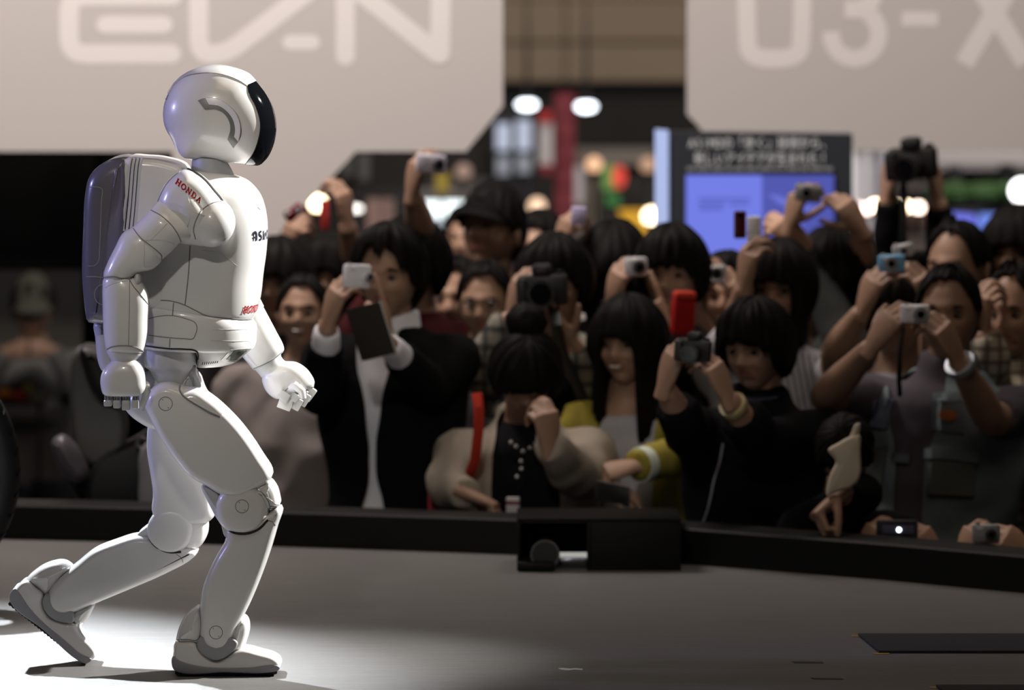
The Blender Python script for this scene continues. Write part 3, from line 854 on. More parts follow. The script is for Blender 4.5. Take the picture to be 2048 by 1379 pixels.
bmh = bmesh.new(); bmh.from_mesh(helmet.data); bmesh.ops.remove_doubles(bmh, verts=bmh.verts, dist=1e-5); bmh.to_mesh(helmet.data); bmh.free()
T_head = bvh(helmet)
def wrap_band(inner_px, outer_px, name, mat, off, nu=10, nv=40):
    """a shell wrapped over the middle of the head from the near side edge line to the far side one"""
    A = resample(catmull(to_plane(inner_px, 0.0), 6), nv)
    B = resample(catmull(to_plane(outer_px, 0.0), 6), nv)
    vs_, fs = [], []
    us = [math.sin(PI / 2 * (i / nu)) for i in range(nu + 1)]
    row = [(u, -1) for u in us] + [(u, 1) for u in reversed(us[:-1])]
    for lay in (off, -0.004):
        for i in range(nv):
            for u, sd in row:
                p = A[i].lerp(B[i], u)
                v = p - hc
                rmax = head_R(math.atan2(v.y, v.x)) * 0.9995
                if v.length > rmax: p = hc + v.normalized() * rmax
                vs_.append(head_pt(p, sd, lay))
    w = len(row); N = nv * w
    for i in range(nv - 1):
        for j in range(w - 1):
            q = (i * w + j, i * w + j + 1, (i + 1) * w + j + 1, (i + 1) * w + j)
            fs.append(q); fs.append(tuple(N + a for a in reversed(q)))
    rim = list(range(w)) + [i * w + w - 1 for i in range(1, nv)] + [(nv - 1) * w + j for j in range(w - 2, -1, -1)] + [i * w for i in range(nv - 2, 0, -1)]
    for a, b in zip(rim, rim[1:] + rim[:1]): fs.append((a, b, N + b, N + a))
    return mesh_obj(name, vs_, fs, mat, helmet, sharp=45)
wrap_band([(497,169),(500,184),(514,211),(523,245),(520,272),(508,305),(491,327)],
          [(511,163),(530,188),(545,218),(551,250),(547,284),(535,312),(519,329)], 'visor', VIS, 0.0022)
crown = wrap_band([(337,187),(347,170),(370,153),(400,146),(424,145),(450,149),(480,160),(497,171)],
          [(338,183),(352,163),(374,146),(403,135),(437,131),(470,137),(497,148),(512,163)], 'crown_panel', WHITE, 0.0020)
seam([(337,188),(347,171),(370,154),(400,147),(424,146),(450,150),(480,161),(497,172)], T_head, helmet, LINE, 0.0009)
EAR_O = [(396,201),(405,197),(420,195),(437,198),(458,211),(475,229),(482,250),(482,272),(467,296)]
EAR_I = [(410,219),(419,219),(428,218),(444,224),(455,236),(460,250),(460,262),(457,272),(455,279)]
patch(EAR_O, EAR_I, T_head, 'ear_trim', nmat('ear_trim_grey', (0.22, 0.22, 0.21), 0.35, metal=.2), helmet, off=0.0012, nu=4, nv=30)
T_ear = bvh([c for c in helmet.children if c.name.startswith('ear_trim')][0], helmet)
patch([(411,196),(424,196.5),(440,200),(457,211),(472,228),(479.5,250),(479.5,268),(476,283)],
      [(418,209),(427,210),(438,212),(453,222),(464,236),(469,250),(470,263),(468,273)], T_ear, 'ear_inset',
      nmat('ear_inset_pale', (0.88, 0.87, 0.97), 0.3, coat=0.5), helmet, off=0.0014, nu=3, nv=26)
loft('neck', [(386,312,450,318,0.055),(383,328,459,331,0.058),(383,342,468,349,0.062),(388,356,472,360,0.064)], 0.0, GREY_J, ROB, expo=2.1)
patch([(329,196),(333,186)], [(333,200),(337,189)], T_head, 'rear_sensor', BLK, helmet, off=0.001, nu=2, nv=6)

# ---------------- torso
torso = loft('torso', [
    (392,338,440,342,0.045),(368,343,472,351,0.085),(345,352,494,360,0.112),(328,366,508,372,0.130),(316,386,522,391,0.142),
    (298,412,531,418,0.148),(286,445,535,448,0.150),(276,490,533,500,0.150),(270,540,527,545,0.149),(268,585,520,600,0.148),
    (268,598,510,630,0.147),(270,604,505,638,0.143)], 0.0, WHITE, ROB, seg=64, expo=2.6, sub=6)
lower = loft('lower_torso', [
    (275,596,500,632,0.140),(270,602,507,640,0.148),(268,625,513,652,0.151),(268,655,513,668,0.151),(268,678,511,687,0.149),
    (272,689,507,696,0.144),(282,693,495,699,0.132)], 0.0, WHITE, ROB, seg=64, expo=2.6, sub=6)
apron = loft('front_apron', [(380,690,505,694,0.120),(391,699,502,698,0.118),(396,712,488,710,0.110),(395,724,472,722,0.100),(395,730,455,727,0.090)],
             0.0, WHITE, ROB, seg=40, expo=3.0)
T_body = bvh(torso, lower, apron)
hipb = loft('waist', [(282,690,393,696,0.112),(281,712,397,716,0.112),(285,726,395,731,0.108),(300,738,389,742,0.098),(306,760,384,765,0.085),(312,800,380,800,0.07)],
            0.0, WHITE2, ROB, expo=2.6)
pillow('pelvis', [(290,745),(262,775),(250,805),(256,821),(279,841),(311,856),(350,852),(388,815),(398,765),(392,738),(340,735)], 0.0, 0.075, 0.035, WHITE2, ROB)
pillow('hip_bracket', [(376,730),(391,731),(391,745),(399,762),(402,776),(391,778),(386,762),(375,748)], -0.055, 0.012, 0.003, GREY_J, hipb)
# lamp window in the apron
T_ap = bvh(apron, lower)
patch([(461,699),(486,697),(502,696)], [(441,720),(460,722),(473,722)], T_ap, 'sensor_window', nmat('sensor_frame', (0.42, 0.44, 0.40), 0.25, metal=0.5), apron, off=0.0015, nv=8, nu=4)
patch([(467,702),(481,700),(492,700)], [(452,717),(462,719),(470,718)], T_ap, 'sensor_lens', nmat('sensor_dark', (0.06, 0.065, 0.055), 0.1, coat=1), apron, off=0.0025, nv=8, nu=4)
for i in range(8):
    seam([(406 + i * 4.2, 724 - i * 0.35), (404.5 + i * 4.2, 729 - i * 0.5)], bvh(apron), apron, BLK, 0.0011, name='vent_slit')
# panel lines
for ln in ([(300,601),(338,601),(356,605),(370,610),(388,619),(411,630),(440,635),(475,637),(504,638)],
           [(380,491),(377,545),(370,609)],
           [(347,605),(345,631)], [(340,677),(339,694)]):
    seam(ln, T_body, torso, LINE, 0.0013)
seam([(297,637),(318,632),(345,631),(372,637),(390,645),(394,655),(391,668),(386,677),(370,677),(330,674),(297,670)], T_body, lower, LINE, 0.0010)
seam([(425,658),(460,659),(490,658),(510,658)], T_body, lower, nmat('soft_line', (0.62, 0.61, 0.59), 0.6), 0.0008)
seam([(420,680),(470,682),(510,681)], T_body, lower, _mc.setdefault('soft_line2', nmat('soft_line2', (0.62, 0.61, 0.59), 0.6)), 0.0008)
seam([(290,691),(320,695),(339,697),(370,698),(391,701),(396,706),(397,718)], bvh(lower, apron, hipb), lower, BLK, 0.0020)
seam([(404,500),(425,503),(440,506),(455,517),(473,531)], T_body, torso, _mc['soft_line2'], 0.0007)
# collar notch
patch([(515,414),(523,413)], [(518,418),(521,419)], T_body, 'chest_notch', GREY_J, torso, off=0.001, nu=2, nv=5)
# side air grille
gx0, gx1, gy0, gy1 = 288, 318, 531, 578
patch([(gx0, gy0), (gx1, gy0 - 4)], [(gx0 + 2, gy1 - 2), (gx1 - 6, gy1)], T_body, 'grille_recess', nmat('grille_dark', (0.09, 0.088, 0.085), 0.7), torso, off=0.0008, nu=6, nv=6)
T_gr = bvh(torso)
for i in range(7):
    t = i / 6
    seam([(gx0 + 1 + t * 28, gy0 - t * 3), (gx0 + 2 + t * 21, gy1 - 2 + t * 2)], T_gr, torso, GREY_J, 0.0013, name='grille_slat', smooth=False, lift=0.002)
for yy in (545, 560, 577):
    seam([(gx0 + 1, yy), (gx1 - (yy - gy0) * 0.13, yy)], T_gr, torso, GREY_J, 0.0009, name='grille_bar', smooth=False, lift=0.002)

# ---------------- backpack
pack = pillow('backpack_shell', [(232,314),(206,327),(187,348),(179,377),(174,460),(172,540),(174,575),(179,620),(183,636),(205,639),(250,640),(258,600),(261,450),(266,330),(262,314)],
              0.0, 0.148, 0.028, LAV, ROB, crown=0.003)
packf = pillow('backpack_frame', [(256,314),(292,313),(330,317),(372,334),(374,420),(372,600),(330,608),(262,606),(254,560),(255,420)], 0.0, 0.138, 0.014, WHITE, ROB, crown=0.002)
T_pk = bvh(pack, packf)
for i in range(4):
    x0, x1 = 261 + i * 7.4, 247 + i * 7.4
    seam([(x0, 319), (x0 - 2.5, 330), (x0 - 6, 370), (x0 - 9, 410), (x1, 462)], bvh(pack, packf), pack, SILV, 0.0030, name='rib', lift=0.0022)
for i in range(3):
    x0, x1 = 264.7 + i * 7.4, 250.7 + i * 7.4
    seam([(x0, 319), (x0 - 2.5, 330), (x0 - 6, 370), (x0 - 9, 410), (x1, 462)], T_pk, pack, nmat('rib_gap', (0.035, 0.035, 0.045), 0.6), 0.0017, name='rib_gap', lift=0.0012)
seam([(180,374),(195,374),(204,378),(203,400),(199,500),(197,522),(189,531),(177,532)], T_pk, pack, LINE, 0.0012)
seam([(173,553),(190,553),(206,555)], T_pk, pack, LINE, 0.0012)
seam([(206 + 17 * math.cos(a), 589 + 20 * math.sin(a)) for a in [R(70 + 22 * i) for i in range(11)]], T_pk, pack, LINE, 0.0012)
lowpack = pillow('backpack_base', [(194,640),(196,670),(205,728),(213,738),(290,735),(292,636),(230,630)], 0.02, 0.105, 0.018, LAVL, ROB, crown=0.002)
for i in range(9):
    seam([(202, 652 + i * 2.0), (205.5, 652 + i * 2.0)], bvh(lowpack), lowpack, BLK, 0.0006, name='vent_slit')

# ---------------- near arm
YA = -0.205
sh = pillow('shoulder', [(316,404),(320,386),(328,369),(344,353),(361,341),(378,338),(400,347),(422,366),(440,390),(455,408),(466,424),(464,442),(455,460),(437,480),(414,491),(383,489),(362,486),(330,450)],
            -0.172, 0.058, 0.040, WHITE, ROB, crown=0.012, ry=0.055)
seam([(376,338),(392,346),(410,360),(428,381),(439,394),(445,402)], bvh(sh), sh, BLK, 0.0032)
seam([(316,402),(323,386),(334,367),(347,353),(360,343)], bvh(sh), sh, LINE, 0.0013)
ball = mesh_obj('shoulder_ball', *(lambda m: (m.v, m.f))(MB().sphere(P(423, 444, -0.185), (0.0485, 0.056, 0.051), 40, 24)), WHITE, ROB)
seam([(445,402),(424,406),(404,420),(392,440),(387,460),(391,478)], bvh(ball, sh), ball, LINE, 0.0013)
ua = loft('upper_arm', [(340,384,425,452,0.030,2.2,0.05),(326,394,408,464,0.044,2.2,0.03),(312,408,385,477,0.049,2.2,0.008),(300,421,364,483,0.049),(281,439,343,503,0.048),(264,455,324,519,0.047),(258,461,317,524,0.046)],
          YA, WHITE, ROB, seg=40, expo=2.3)
el = loft('elbow_shell', [(270,452,322,508,0.044),(262,456,324,519,0.0475),(247,464,316,530,0.049),(229,496,303,539,0.050),(214,527,281,544,0.048),(207,551,268,553,0.044),(209,557,262,558,0.036)],
          YA, WHITE, ROB, seg=40, expo=2.4)
elj = mesh_obj('elbow_joint', *(lambda m: (m.v, m.f))(MB().sphere(P(276, 557, YA), (0.0085, 0.040, 0.017), 20, 14)), WHITE, el)
fa = loft('forearm', [(212,553,262,553,0.034),(207,557,277,556,0.040),(205,575,289,571,0.045),(205,597,297,590,0.047),(206,636,297,640,0.047),(208,674,295,670,0.045),(211,695,289,699,0.042),(213,700,287,704,0.039)],
          YA, WHITE, ROB, seg=40, expo=2.4)
wr = loft('wrist', [(216,694,284,698,0.036),(213,703,286,706,0.038),(219,713,280,715,0.034),(222,719,277,721,0.032),(224,730,276,730,0.032)], YA, WHITE2, ROB, expo=2.2)
T_arm = bvh(ua, el, fa, elj)
seam([(302,420),(322,431),(343,450),(355,467),(362,483)], T_arm, ua, LINE, 0.0012)
seam([(265,454),(280,474),(300,490),(316,503),(323,511),(323,522)], T_arm, el, LINE, 0.0012)
seam([(334,447),(318,463),(301,480)], T_arm, ua, _mc['soft_line2'], 0.0008)
seam([(288,481),(310,479),(330,481),(349,488)], T_arm, ua, _mc['soft_line2'], 0.0008)
seam([(288,484),(289,505),(288,525),(290,534),(303,532)], T_arm, el, _mc['soft_line2'], 0.0008)
seam([(206,555),(225,553),(250,557),(262,557),(270,549)], T_arm, el, LINE, 0.0015)
seam([(258,558),(268,574),(280,588),(296,608)], T_arm, fa, LINE, 0.0012)
seam([(210,575),(225,567),(242,563),(256,561)], T_arm, fa, _mc['soft_line2'], 0.0008)
seam([(259,560),(259,600),(258,650),(257,692)], T_arm, fa, LINE, 0.0007)
seam([(210,700),(225,693),(250,691),(272,694),(287,702)], T_arm, fa, LINE, 0.0014)
hd = loft('hand', [(226,719,276,719,0.030),(213,730,283,728,0.037),(204,745,289,742,0.041),(201,762,292,760,0.041),(203,778,292,774,0.040),(206,786,286,785,0.037),(211,790,280,790,0.032)],
          YA, WHITE, ROB, seg=40, expo=2.9)
def block(mb, cx, cy, w, h, y, d, ang=0.0, bev=0.0022):
    c = P(cx, cy, y)
    k = (c - CAM).length / F_PX
    mb.box(c, (w * k, d, h * k), Matrix.Rotation(R(ang), 3, 'Y'), bev)
for i, (x0, x1, yb) in enumerate(((208,225,811),(226.5,242,815),(244,261,819),(264,279,816))):
    f_ = MB(); block(f_, (x0 + x1) / 2, (799 + yb) / 2, x1 - x0 - 1, yb - 799, YA - 0.004, 0.030)
    fo = f_.build('finger', WHITE2, hd)
    j = MB()
    block(j, (x0 + x1) / 2, 793, 5, 14, YA - 0.006, 0.022); block(j, x0 + 3, 793, 3.2, 14, YA - 0.006, 0.020, bev=0.001); block(j, x1 - 3, 793, 3.2, 14, YA - 0.006, 0.020, bev=0.001)
    j.build('knuckle_joint', GREY_J, hd)
    f2 = MB(); block(f2, (x0 + x1) / 2 + 1, 796, x1 - x0 - 3, 20, YA + 0.034, 0.016); f2.build('fingertip', WHITE2, hd)
t_ = MB()
t_.tube([P(290, 768, YA), P(294, 782, YA + .012), P(288, 800, YA + .02), P(283, 820, YA + .022)], [0.009, 0.008, 0.0065, 0.005], 10)
t_.sphere(P(295, 770, YA), (0.006, 0.010, 0.006), 12, 8)
t_.build('thumb', WHITE, hd)

# ---------------- far arm
YB = 0.205
mesh_obj('shoulder_ball', *(lambda m: (m.v, m.f))(MB().sphere(P(428, 436, 0.185), (0.055, 0.055, 0.055), 28, 16)), WHITE, ROB)
pillow('shoulder', [(330,404),(340,369),(361,345),(385,342),(422,366),(455,408),(464,442),(437,478),(383,486),(345,450)], 0.165, 0.05, 0.04, WHITE, ROB, crown=0.008, ry=0.05)
loft('upper_arm', [(392,455,462,425,0.040),(405,500,475,470,0.047),(420,540,488,515,0.047),(432,575,500,560,0.045)], YB, WHITE, ROB, expo=2.3)
loft('elbow_shell', [(428,560,500,545,0.044),(436,590,512,575,0.047),(450,620,521,598,0.047),(462,640,528,612,0.043)], YB, WHITE, ROB, expo=2.3)
ffa = loft('forearm', [(440,622,515,590,0.036),(452,650,526,612,0.043),(468,684,543,644,0.046),(482,709,555,667,0.046),(496,726,567,691,0.045),(505,737,568,700,0.041),(508,740,566,704,0.036)], YB, WHITE, ROB, seg=40, expo=2.4)
fwr = loft('wrist', [(505,734,563,700,0.032),(512,741,562,711,0.035),(518,748,566,718,0.033),(523,754,573,724,0.034)], YB, WHITE2, ROB, expo=2.2)
fh = loft('hand', [(524,752,572,722,0.032),(524,761,592,724,0.040),(532,781,611,735,0.043),(543,792,622,748,0.042),(553,797,629,763,0.038),(560,797,628,771,0.030)],
          YB, WHITE, ROB, seg=40, expo=2.8)
for i, (cx, cy, w, h, a, y) in enumerate(((571,805,28,27,20,-.030),(591,806,24,24,28,-.018),(608,798,20,26,32,.000),(620,788,16,28,36,.018))):
    f_ = MB(); block(f_, cx, cy, w, h, YB + y, 0.022, a); fo = f_.build('finger', WHITE, fh)
    f2 = MB(); block(f2, cx - 3, cy - 13, w * .8, h * .7, YB + y - .014, 0.018, a + 10); f2.build('fingertip', WHITE2, fo)
t_ = MB(); t_.tube([P(578, 780, YB - .03), P(592, 772, YB - .045), P(604, 782, YB - .048), P(606, 796, YB - .046)], [0.011, 0.010, 0.0085, 0.007], 12); t_.build('thumb', WHITE, fh)
seam([(555,802),(566,786),(580,773),(600,766)], bvh(fh), fh, LINE, 0.0012)
seam([(507,737),(530,727),(552,714),(567,700)], bvh(ffa, fwr), ffa, LINE, 0.0012)
seam([(491,704),(505,722),(516,734)], bvh(ffa), ffa, _mc['soft_line2'], 0.0007)

# ---------------- legs
def disc_px(cx, cy, r): return [(cx + r * math.cos(2 * PI * i / 20), cy + r * math.sin(2 * PI * i / 20)) for i in range(20)]
def round_cap(parent, tree, cx, cy, r):
    seam([(cx + r * math.cos(2 * PI * i / 24), cy + r * math.sin(2 * PI * i / 24)) for i in range(25)], tree, parent, LINE, 0.0008, sub=3, name='cover_ring')
    for a in (235, 55):
        x, y = cx + r * .72 * math.cos(R(a)), cy + r * .72 * math.sin(R(a))
        seam([(x - .8, y), (x + .8, y)], tree, parent, BLK, 0.0009, sub=3, name='cover_screw')
# near leg
th = pillow('thigh', [(320,765),(340,763),(358,768),(372,774),(400,775),(418,786),(439,802),(475,837),(500,868),(525,906),(546,944),(542,956),(513,976),(480,992),(444,986),(416,969),(386,952),(363,929),(343,903),(317,863),(302,832),(292,809),(294,792),(304,775)],
            YN, 0.066, 0.017, WHITE, ROB, flat=True, ry=0.034)
T_th = bvh(th)
patch([(363,772),(380,775),(402,779),(420,790),(440,806),(452,818)], [(361,781),(372,794),(390,806),(408,816),(425,825),(440,832)], T_th, 'thigh_front_shell', WHITE, th, off=.0022, nu=5, nv=16)
seam([(360,770),(359,779),(364,789),(380,802),(400,814),(420,826),(440,834)], T_th, th, LINE, 0.0018)
round_cap(th, T_th, 331, 807, 13.5)
kn = pillow('knee', disc_px(486, 1013, 53), YN, 0.062, 0.016, WHITE, ROB, crown=0.003, ry=0.022)
round_cap(kn, bvh(kn), 484, 1012, 13)
knb = pillow('knee_guard', [(500,968),(525,962),(541,957),(553,970),(560,992),(561,1006),(552,1012),(535,1016),(520,1000),(505,985)], YN, 0.056, 0.016, WHITE, kn, ry=0.03)
seam([(513,977),(527,988),(537,1003),(540,1019),(536,1034)], bvh(kn, knb), kn, LINE, 0.0013)
seam([(540,1012),(552,1012),(560,1009)], bvh(knb), kn, LINE, 0.0012)
pillow('knee_link', [(405,968),(440,984),(450,1010),(455,1060),(470,1070),(440,1040),(420,1005)], YN, 0.045, 0.008, WHITE2, kn)
shn = pillow('shin', [(453,1055),(453,1074),(434,1109),(412,1156),(405,1182),(401,1214),(400,1262),(408,1286),(431,1298),(456,1291),(478,1248),(504,1197),(534,1122),(556,1050),(565,1013),(556,1010),(541,1020),(500,1040)],
             YN, 0.058, 0.017, WHITE, ROB, flat=True, ry=0.028)
T_sh = bvh(shn)
round_cap(shn, T_sh, 432, 1264, 13)
seam([(536,1039),(516,1058),(495,1066),(469,1065),(455,1058)], bvh(shn), shn, BLK, 0.0028)
seam([(534,1040),(545,1043),(551,1050)], bvh(shn), shn, LINE, 0.0008)
def foot(par, yc, top, band, sole_a, sole_b, guard, fguard, cup, name_suffix=''):
    ft = pillow('foot', top, yc, 0.054, 0.009, WHITE, par, flat=True, ry=0.018)
    bd = pillow('sole_band', band, yc, 0.0565, 0.0025, SOLEG, ft, flat=True)
    g = pillow('heel_guard', guard, yc, 0.047, 0.018, WHITE, par, ry=0.03)
    fg = pillow('ankle_guard', fguard, yc, 0.045, 0.018, WHITE, par, ry=0.03)
    pillow('ankle_cup', cup, yc, 0.0548, 0.005, GREY_J, ft, flat=True)
    a, b = Vector(sole_a), Vector(sole_b)
    d = (b - a); nrm = Vector((-d.y, d.x)).normalized()
    L = d.length
    n = int(L / 4)
    up, lo = [], []
    for i in range(n + 1):
        p = a + d * (i / n)
        up.append(p - nrm * 3.0)
        lo.append(p + nrm * (4.6 if i % 2 else 2.6))
    poly = to_plane(up, yc) + list(reversed(to_plane(lo, yc)))
    MB().prism(poly, yc - 0.050, yc + 0.050).build('tread', SOLE, ft, smooth=False)
    return ft
ft = foot(ROB, YN,
     [(353,1279),(372,1277),(393,1279),(400,1290),(410,1302),(434,1315),(455,1307),(469,1298),(489,1292),(522,1299),(551,1308),(562,1318),(562,1329),(545,1335),(450,1336),(360,1336),(349,1328),(348,1305)],
     [(348,1306),(364,1314),(381,1320),(425,1327),(500,1327.5),(562,1326),(562,1331),(545,1337),(450,1337.5),(360,1337.5),(349,1330)],
     (353, 1338), (556, 1337.5),
     [(354,1282),(356,1261),(369,1232),(385,1216),(399,1209),(410,1225),(412,1262),(406,1284),(380,1284)],
     [(470,1232),(488,1228),(496,1234),(500,1252),(495,1276),(484,1298),(465,1303),(455,1290)],
     [(396,1283),(405,1300),(434,1314),(462,1302),(478,1280),(470,1270),(430,1262),(402,1268)])
seam([(354,1279),(375,1278),(394,1279),(400,1268),(400,1215)], bvh(ft, shn, *[c for c in ROB.children if c.name.startswith('heel_guard')]), ft, LINE, 0.0012)
# far leg, pushed off behind
pillow('thigh', [(312,790),(298,845),(296,900),(302,940),(308,985),(306,1020),(320,1044),(390,1046),(418,1040),(431,1027),(429,1000),(424,930),(432,860),(424,800),(410,774),(396,744),(350,758)],
       YF, 0.064, 0.018, WHITE, ROB, crown=0.003, ry=0.03)
fk = pillow('knee', disc_px(343, 1055, 46), YF, 0.066, 0.013, WHITE, ROB, crown=0.003, ry=0.018)
pillow('knee_guard', [(365,1018),(395,1030),(415,1040),(417,1055),(413,1073),(403,1088),(392,1096),(372,1095),(360,1060)], YF, 0.052, 0.016, WHITE, fk, ry=0.03)
pillow('knee_link', [(276,1068),(291,1052),(305,1045),(320,1070),(300,1082)], YF, 0.04, 0.006, WHITE2, fk)
fs_ = pillow('shin', [(278,1066),(229,1080),(188,1097),(158,1121),(123,1150),(103,1173),(97,1188),(100,1206),(111,1220),(129,1226),(152,1220),(199,1200),(264,1173),(337,1141),(390,1110),(397,1099),(391,1094),(350,1085),(310,1070)],
        YF, 0.058, 0.015, WHITE, ROB, flat=True, ry=0.026)
T_fs = bvh(fs_, fk)
seam([(299,1078),(307,1088),(318,1096),(332,1102),(346,1104),(362,1103)], bvh(fs_), fs_, BLK, 0.0028)
seam([(352,1107),(363,1116),(366,1124)], bvh(fs_), fs_, LINE, 0.0008)
seam([(356,1009),(372,1020),(383,1036),(387,1050)], bvh(fk), fk, _mc['soft_line2'], 0.0010)
foot(ROB, YF,
     [(37,1168),(48,1158),(60,1156),(75,1170),(90,1182),(89,1203),(100,1226),(126,1238),(152,1242),(164,1261),(187,1282),(197,1299),(191,1311),(177,1318),(160,1312),(90,1250),(26,1196),(24,1182)],
     [(24,1182),(34,1170),(44,1180),(60,1204),(90,1237),(130,1270),(165,1300),(188,1312),(176,1320),(160,1314),(90,1252),(25,1198)],
     (22, 1199), (174, 1320),
     [(54,1158),(76,1135),(103,1122),(126,1119),(140,1125),(146,1132),(132,1145),(112,1170),(95,1190),(75,1172)],
     [(140,1225),(170,1208),(190,1203),(184,1222),(165,1246),(150,1242)],
     [(88,1196),(92,1213),(104,1228),(126,1238),(150,1238),(150,1218),(120,1200),(98,1180)])

# ---------------- lettering
def ell(cx, cy, rx, ry, a0=0, a1=360, n=18):
    return [(cx + rx * math.cos(R(a0 + (a1 - a0) * i / n)), cy + ry * math.sin(R(a0 + (a1 - a0) * i / n))) for i in range(n + 1)]
SL = 0.14
SERIF = {
 'H': [([(.2,0),(.2,1)],.17),([(.8,0),(.8,1)],.17),([(.2,.5),(.8,.5)],SL),([(.03,.05),(.37,.05)],SL),([(.63,.05),(.97,.05)],SL),([(.03,.95),(.37,.95)],SL),([(.63,.95),(.97,.95)],SL)],
 'O': [(ell(.5,.5,.38,.44),.16)],
 'N': [([(.2,0),(.2,1)],.11),([(.8,0),(.8,1)],.11),([(.18,.97),(.82,.03)],.19),([(.03,.05),(.37,.05)],SL),([(.03,.95),(.3,.95)],SL),([(.63,.95),(.97,.95)],SL)],
 'D': [([(.22,0),(.22,1)],.17),([(.05,.05),(.45,.05)] + ell(.45,.5,.42,.45,-90,90) + [(.05,.95)],.14)],
 'A': [([(.18,.03),(.5,.97)],.11),([(.5,.97),(.82,.03)],.18),([(.3,.32),(.7,.32)],.10),([(.02,.05),(.36,.05)],SL),([(.62,.05),(.98,.05)],SL)]}
SANS = {
 'A': [([(.14,0),(.14,.6)] + ell(.47,.58,.33,.36,180,0) + [(.80,0)],.17),([(.14,.36),(.55,.36)],.13)],
 'S': [(list(reversed(ell(.45,.74,.30,.20,40,250))) [::-1] + ell(.5,.27,.30,.20,80,-150),.15)],
 'I': [([(.5,0),(.5,1)],.17)],
 'M': [([(.1,0),(.1,.95),(.5,.35),(.9,.95),(.9,0)],.15)],
 'O': [(ell(.5,.5,.40,.43),.16)]}
def lay_text(text, font, fn, cw, gap, name, mat, parent, slant=0.0, widths={}, bold=1.2):
    """fn(u, v) -> (surface point, normal); u runs along the text in letter heights"""
    u0 = 0.0
    for ch in text:
        vs_, fs = [], []
        w = widths.get(ch, cw)
        for pts, sw in font[ch]:
            pts = resample([Vector((a * w + b * slant, b, 0)) for a, b in pts], max(7, int(len(pts) * 1.5)))
            b0 = len(vs_)
            n = len(pts)
            for i, p in enumerate(pts):
                t = (pts[min(i + 1, n - 1)] - pts[max(i - 1, 0)]).normalized()
                nn = Vector((-t.y, t.x, 0)) * sw * bold / 2
                for q in (p - nn, p + nn):
                    loc, nrm = fn(u0 + q.x, q.y)
                    vs_.append(loc + nrm * 0.0013)
            fs += [(b0 + 2 * i, b0 + 2 * i + 1, b0 + 2 * i + 3, b0 + 2 * i + 2) for i in range(n - 1)]
        mesh_obj(name, vs_, fs, mat, parent, smooth=False)
        u0 += w + gap
T_sho = bvh(sh, ua, ball)
def shoulder_fn(u, v):
    L = 5 * 0.95 + 4 * .14
    ax, ay, bx, by = 350.5, 366.5, 399.5, 407.5
    d = Vector((bx - ax, by - ay)); t = u / L
    up = Vector((5.2, -10.2))
    p = Vector((ax, ay)) + d * t + up * v
    loc, nrm = hit(T_sho, p.x, p.y)
    return (loc, nrm) if loc else (P(p.x, p.y, -.22), Vector((0, -1, 0)))
lay_text('HONDA', SERIF, shoulder_fn, 0.95, 0.14, 'lettering', RED, sh)
T_tor = bvh(torso)
def ring_fn(px, py_base, hgt_px, scale_u):
    """text running round the chest from the near side towards the front at a fixed height"""
    start, _ = hit(T_tor, px, py_base)
    k = (start - CAM).length / F_PX
    axx = to_plane([(420, py_base)], 0.0)[0].x
    def at(zz, th):
        d = Vector((math.cos(th), math.sin(th), 0))
        o = Vector((axx, 0, zz))
        loc, nrm, i, dist = T_tor.ray_cast(o + d * 0.6, -d)
        return loc, nrm
    th0 = math.atan2(start.y, start.x - axx)
    tab, acc, prev = [(0.0, th0)], 0.0, start
    th = th0
    while th < -th0 + 0.2:
        th += 0.01
        q, _ = at(start.z, th)
        if q is None: break
        acc += (q - prev).length; prev = q
        tab.append((acc, th))
    def fn(u, v):
        s = u * hgt_px * k * scale_u
        th = tab[-1][1]
        for (a, t0), (b, t1) in zip(tab, tab[1:]):
            if a <= s <= b: th = t0 + (t1 - t0) * (s - a) / (b - a); break
        q, n = at(start.z + v * hgt_px * k, th)
        return (q, n) if q else (start, Vector((0, -1, 0)))
    return fn
lay_text('ASIMO', SANS, ring_fn(503.8, 481.5, 18.5, 1.12), 0.86, 0.2, 'lettering', NAVY, torso, widths={'I': .34, 'M': 1.05}, bold=1.45)
lay_text('HONDA', SERIF, ring_fn(483.5, 626, 14, 1.15), 1.0, 0.16, 'lettering', RED, torso, slant=0.22)
# ================================================================== people: builders
def remesh(v, f, voxel, it=4, fac=0.5):
    me = bpy.data.meshes.new('tmp')
    me.from_pydata([tuple(p) for p in v], [], f)
    bm = bmesh.new(); bm.from_mesh(me)
    bmesh.ops.recalc_face_normals(bm, faces=bm.faces); bm.to_mesh(me); bm.free()
    o = bpy.data.objects.new('tmp', me); COL.objects.link(o)
    m = o.modifiers.new('r', 'REMESH'); m.mode = 'VOXEL'; m.voxel_size = voxel
    if it:
        s = o.modifiers.new('s', 'SMOOTH'); s.factor = fac; s.iterations = it
    dg = bpy.context.evaluated_depsgraph_get()
    e = o.evaluated_get(dg); em = e.to_mesh()
    V = [p.co.copy() for p in em.vertices]
    Fc = [tuple(p.vertices) for p in em.polygons]
    e.to_mesh_clear()
    bpy.data.objects.remove(o); bpy.data.meshes.remove(me)
    return V, Fc
def gss(x, s): return math.exp(-(x / s) ** 2)
def head_base(th, ph):
    """th from the crown, ph from the face; local frame: face to -y, z up, eyes at z = 0"""
    st, ct = math.sin(th), math.cos(th)
    x = 0.075 * st * math.sin(ph)
    y = -0.095 * st * math.cos(ph)
    z = 0.117 * ct
    t = max(0.0, -z / 0.117)
    x *= 1 - 0.34 * t ** 1.7
    if y > 0: y *= 1 - 0.42 * t ** 1.2
    else: y = -0.095 * (abs(y) / 0.095) ** 0.88 * (1 - 0.05 * t)
    return Vector((x, y, z))
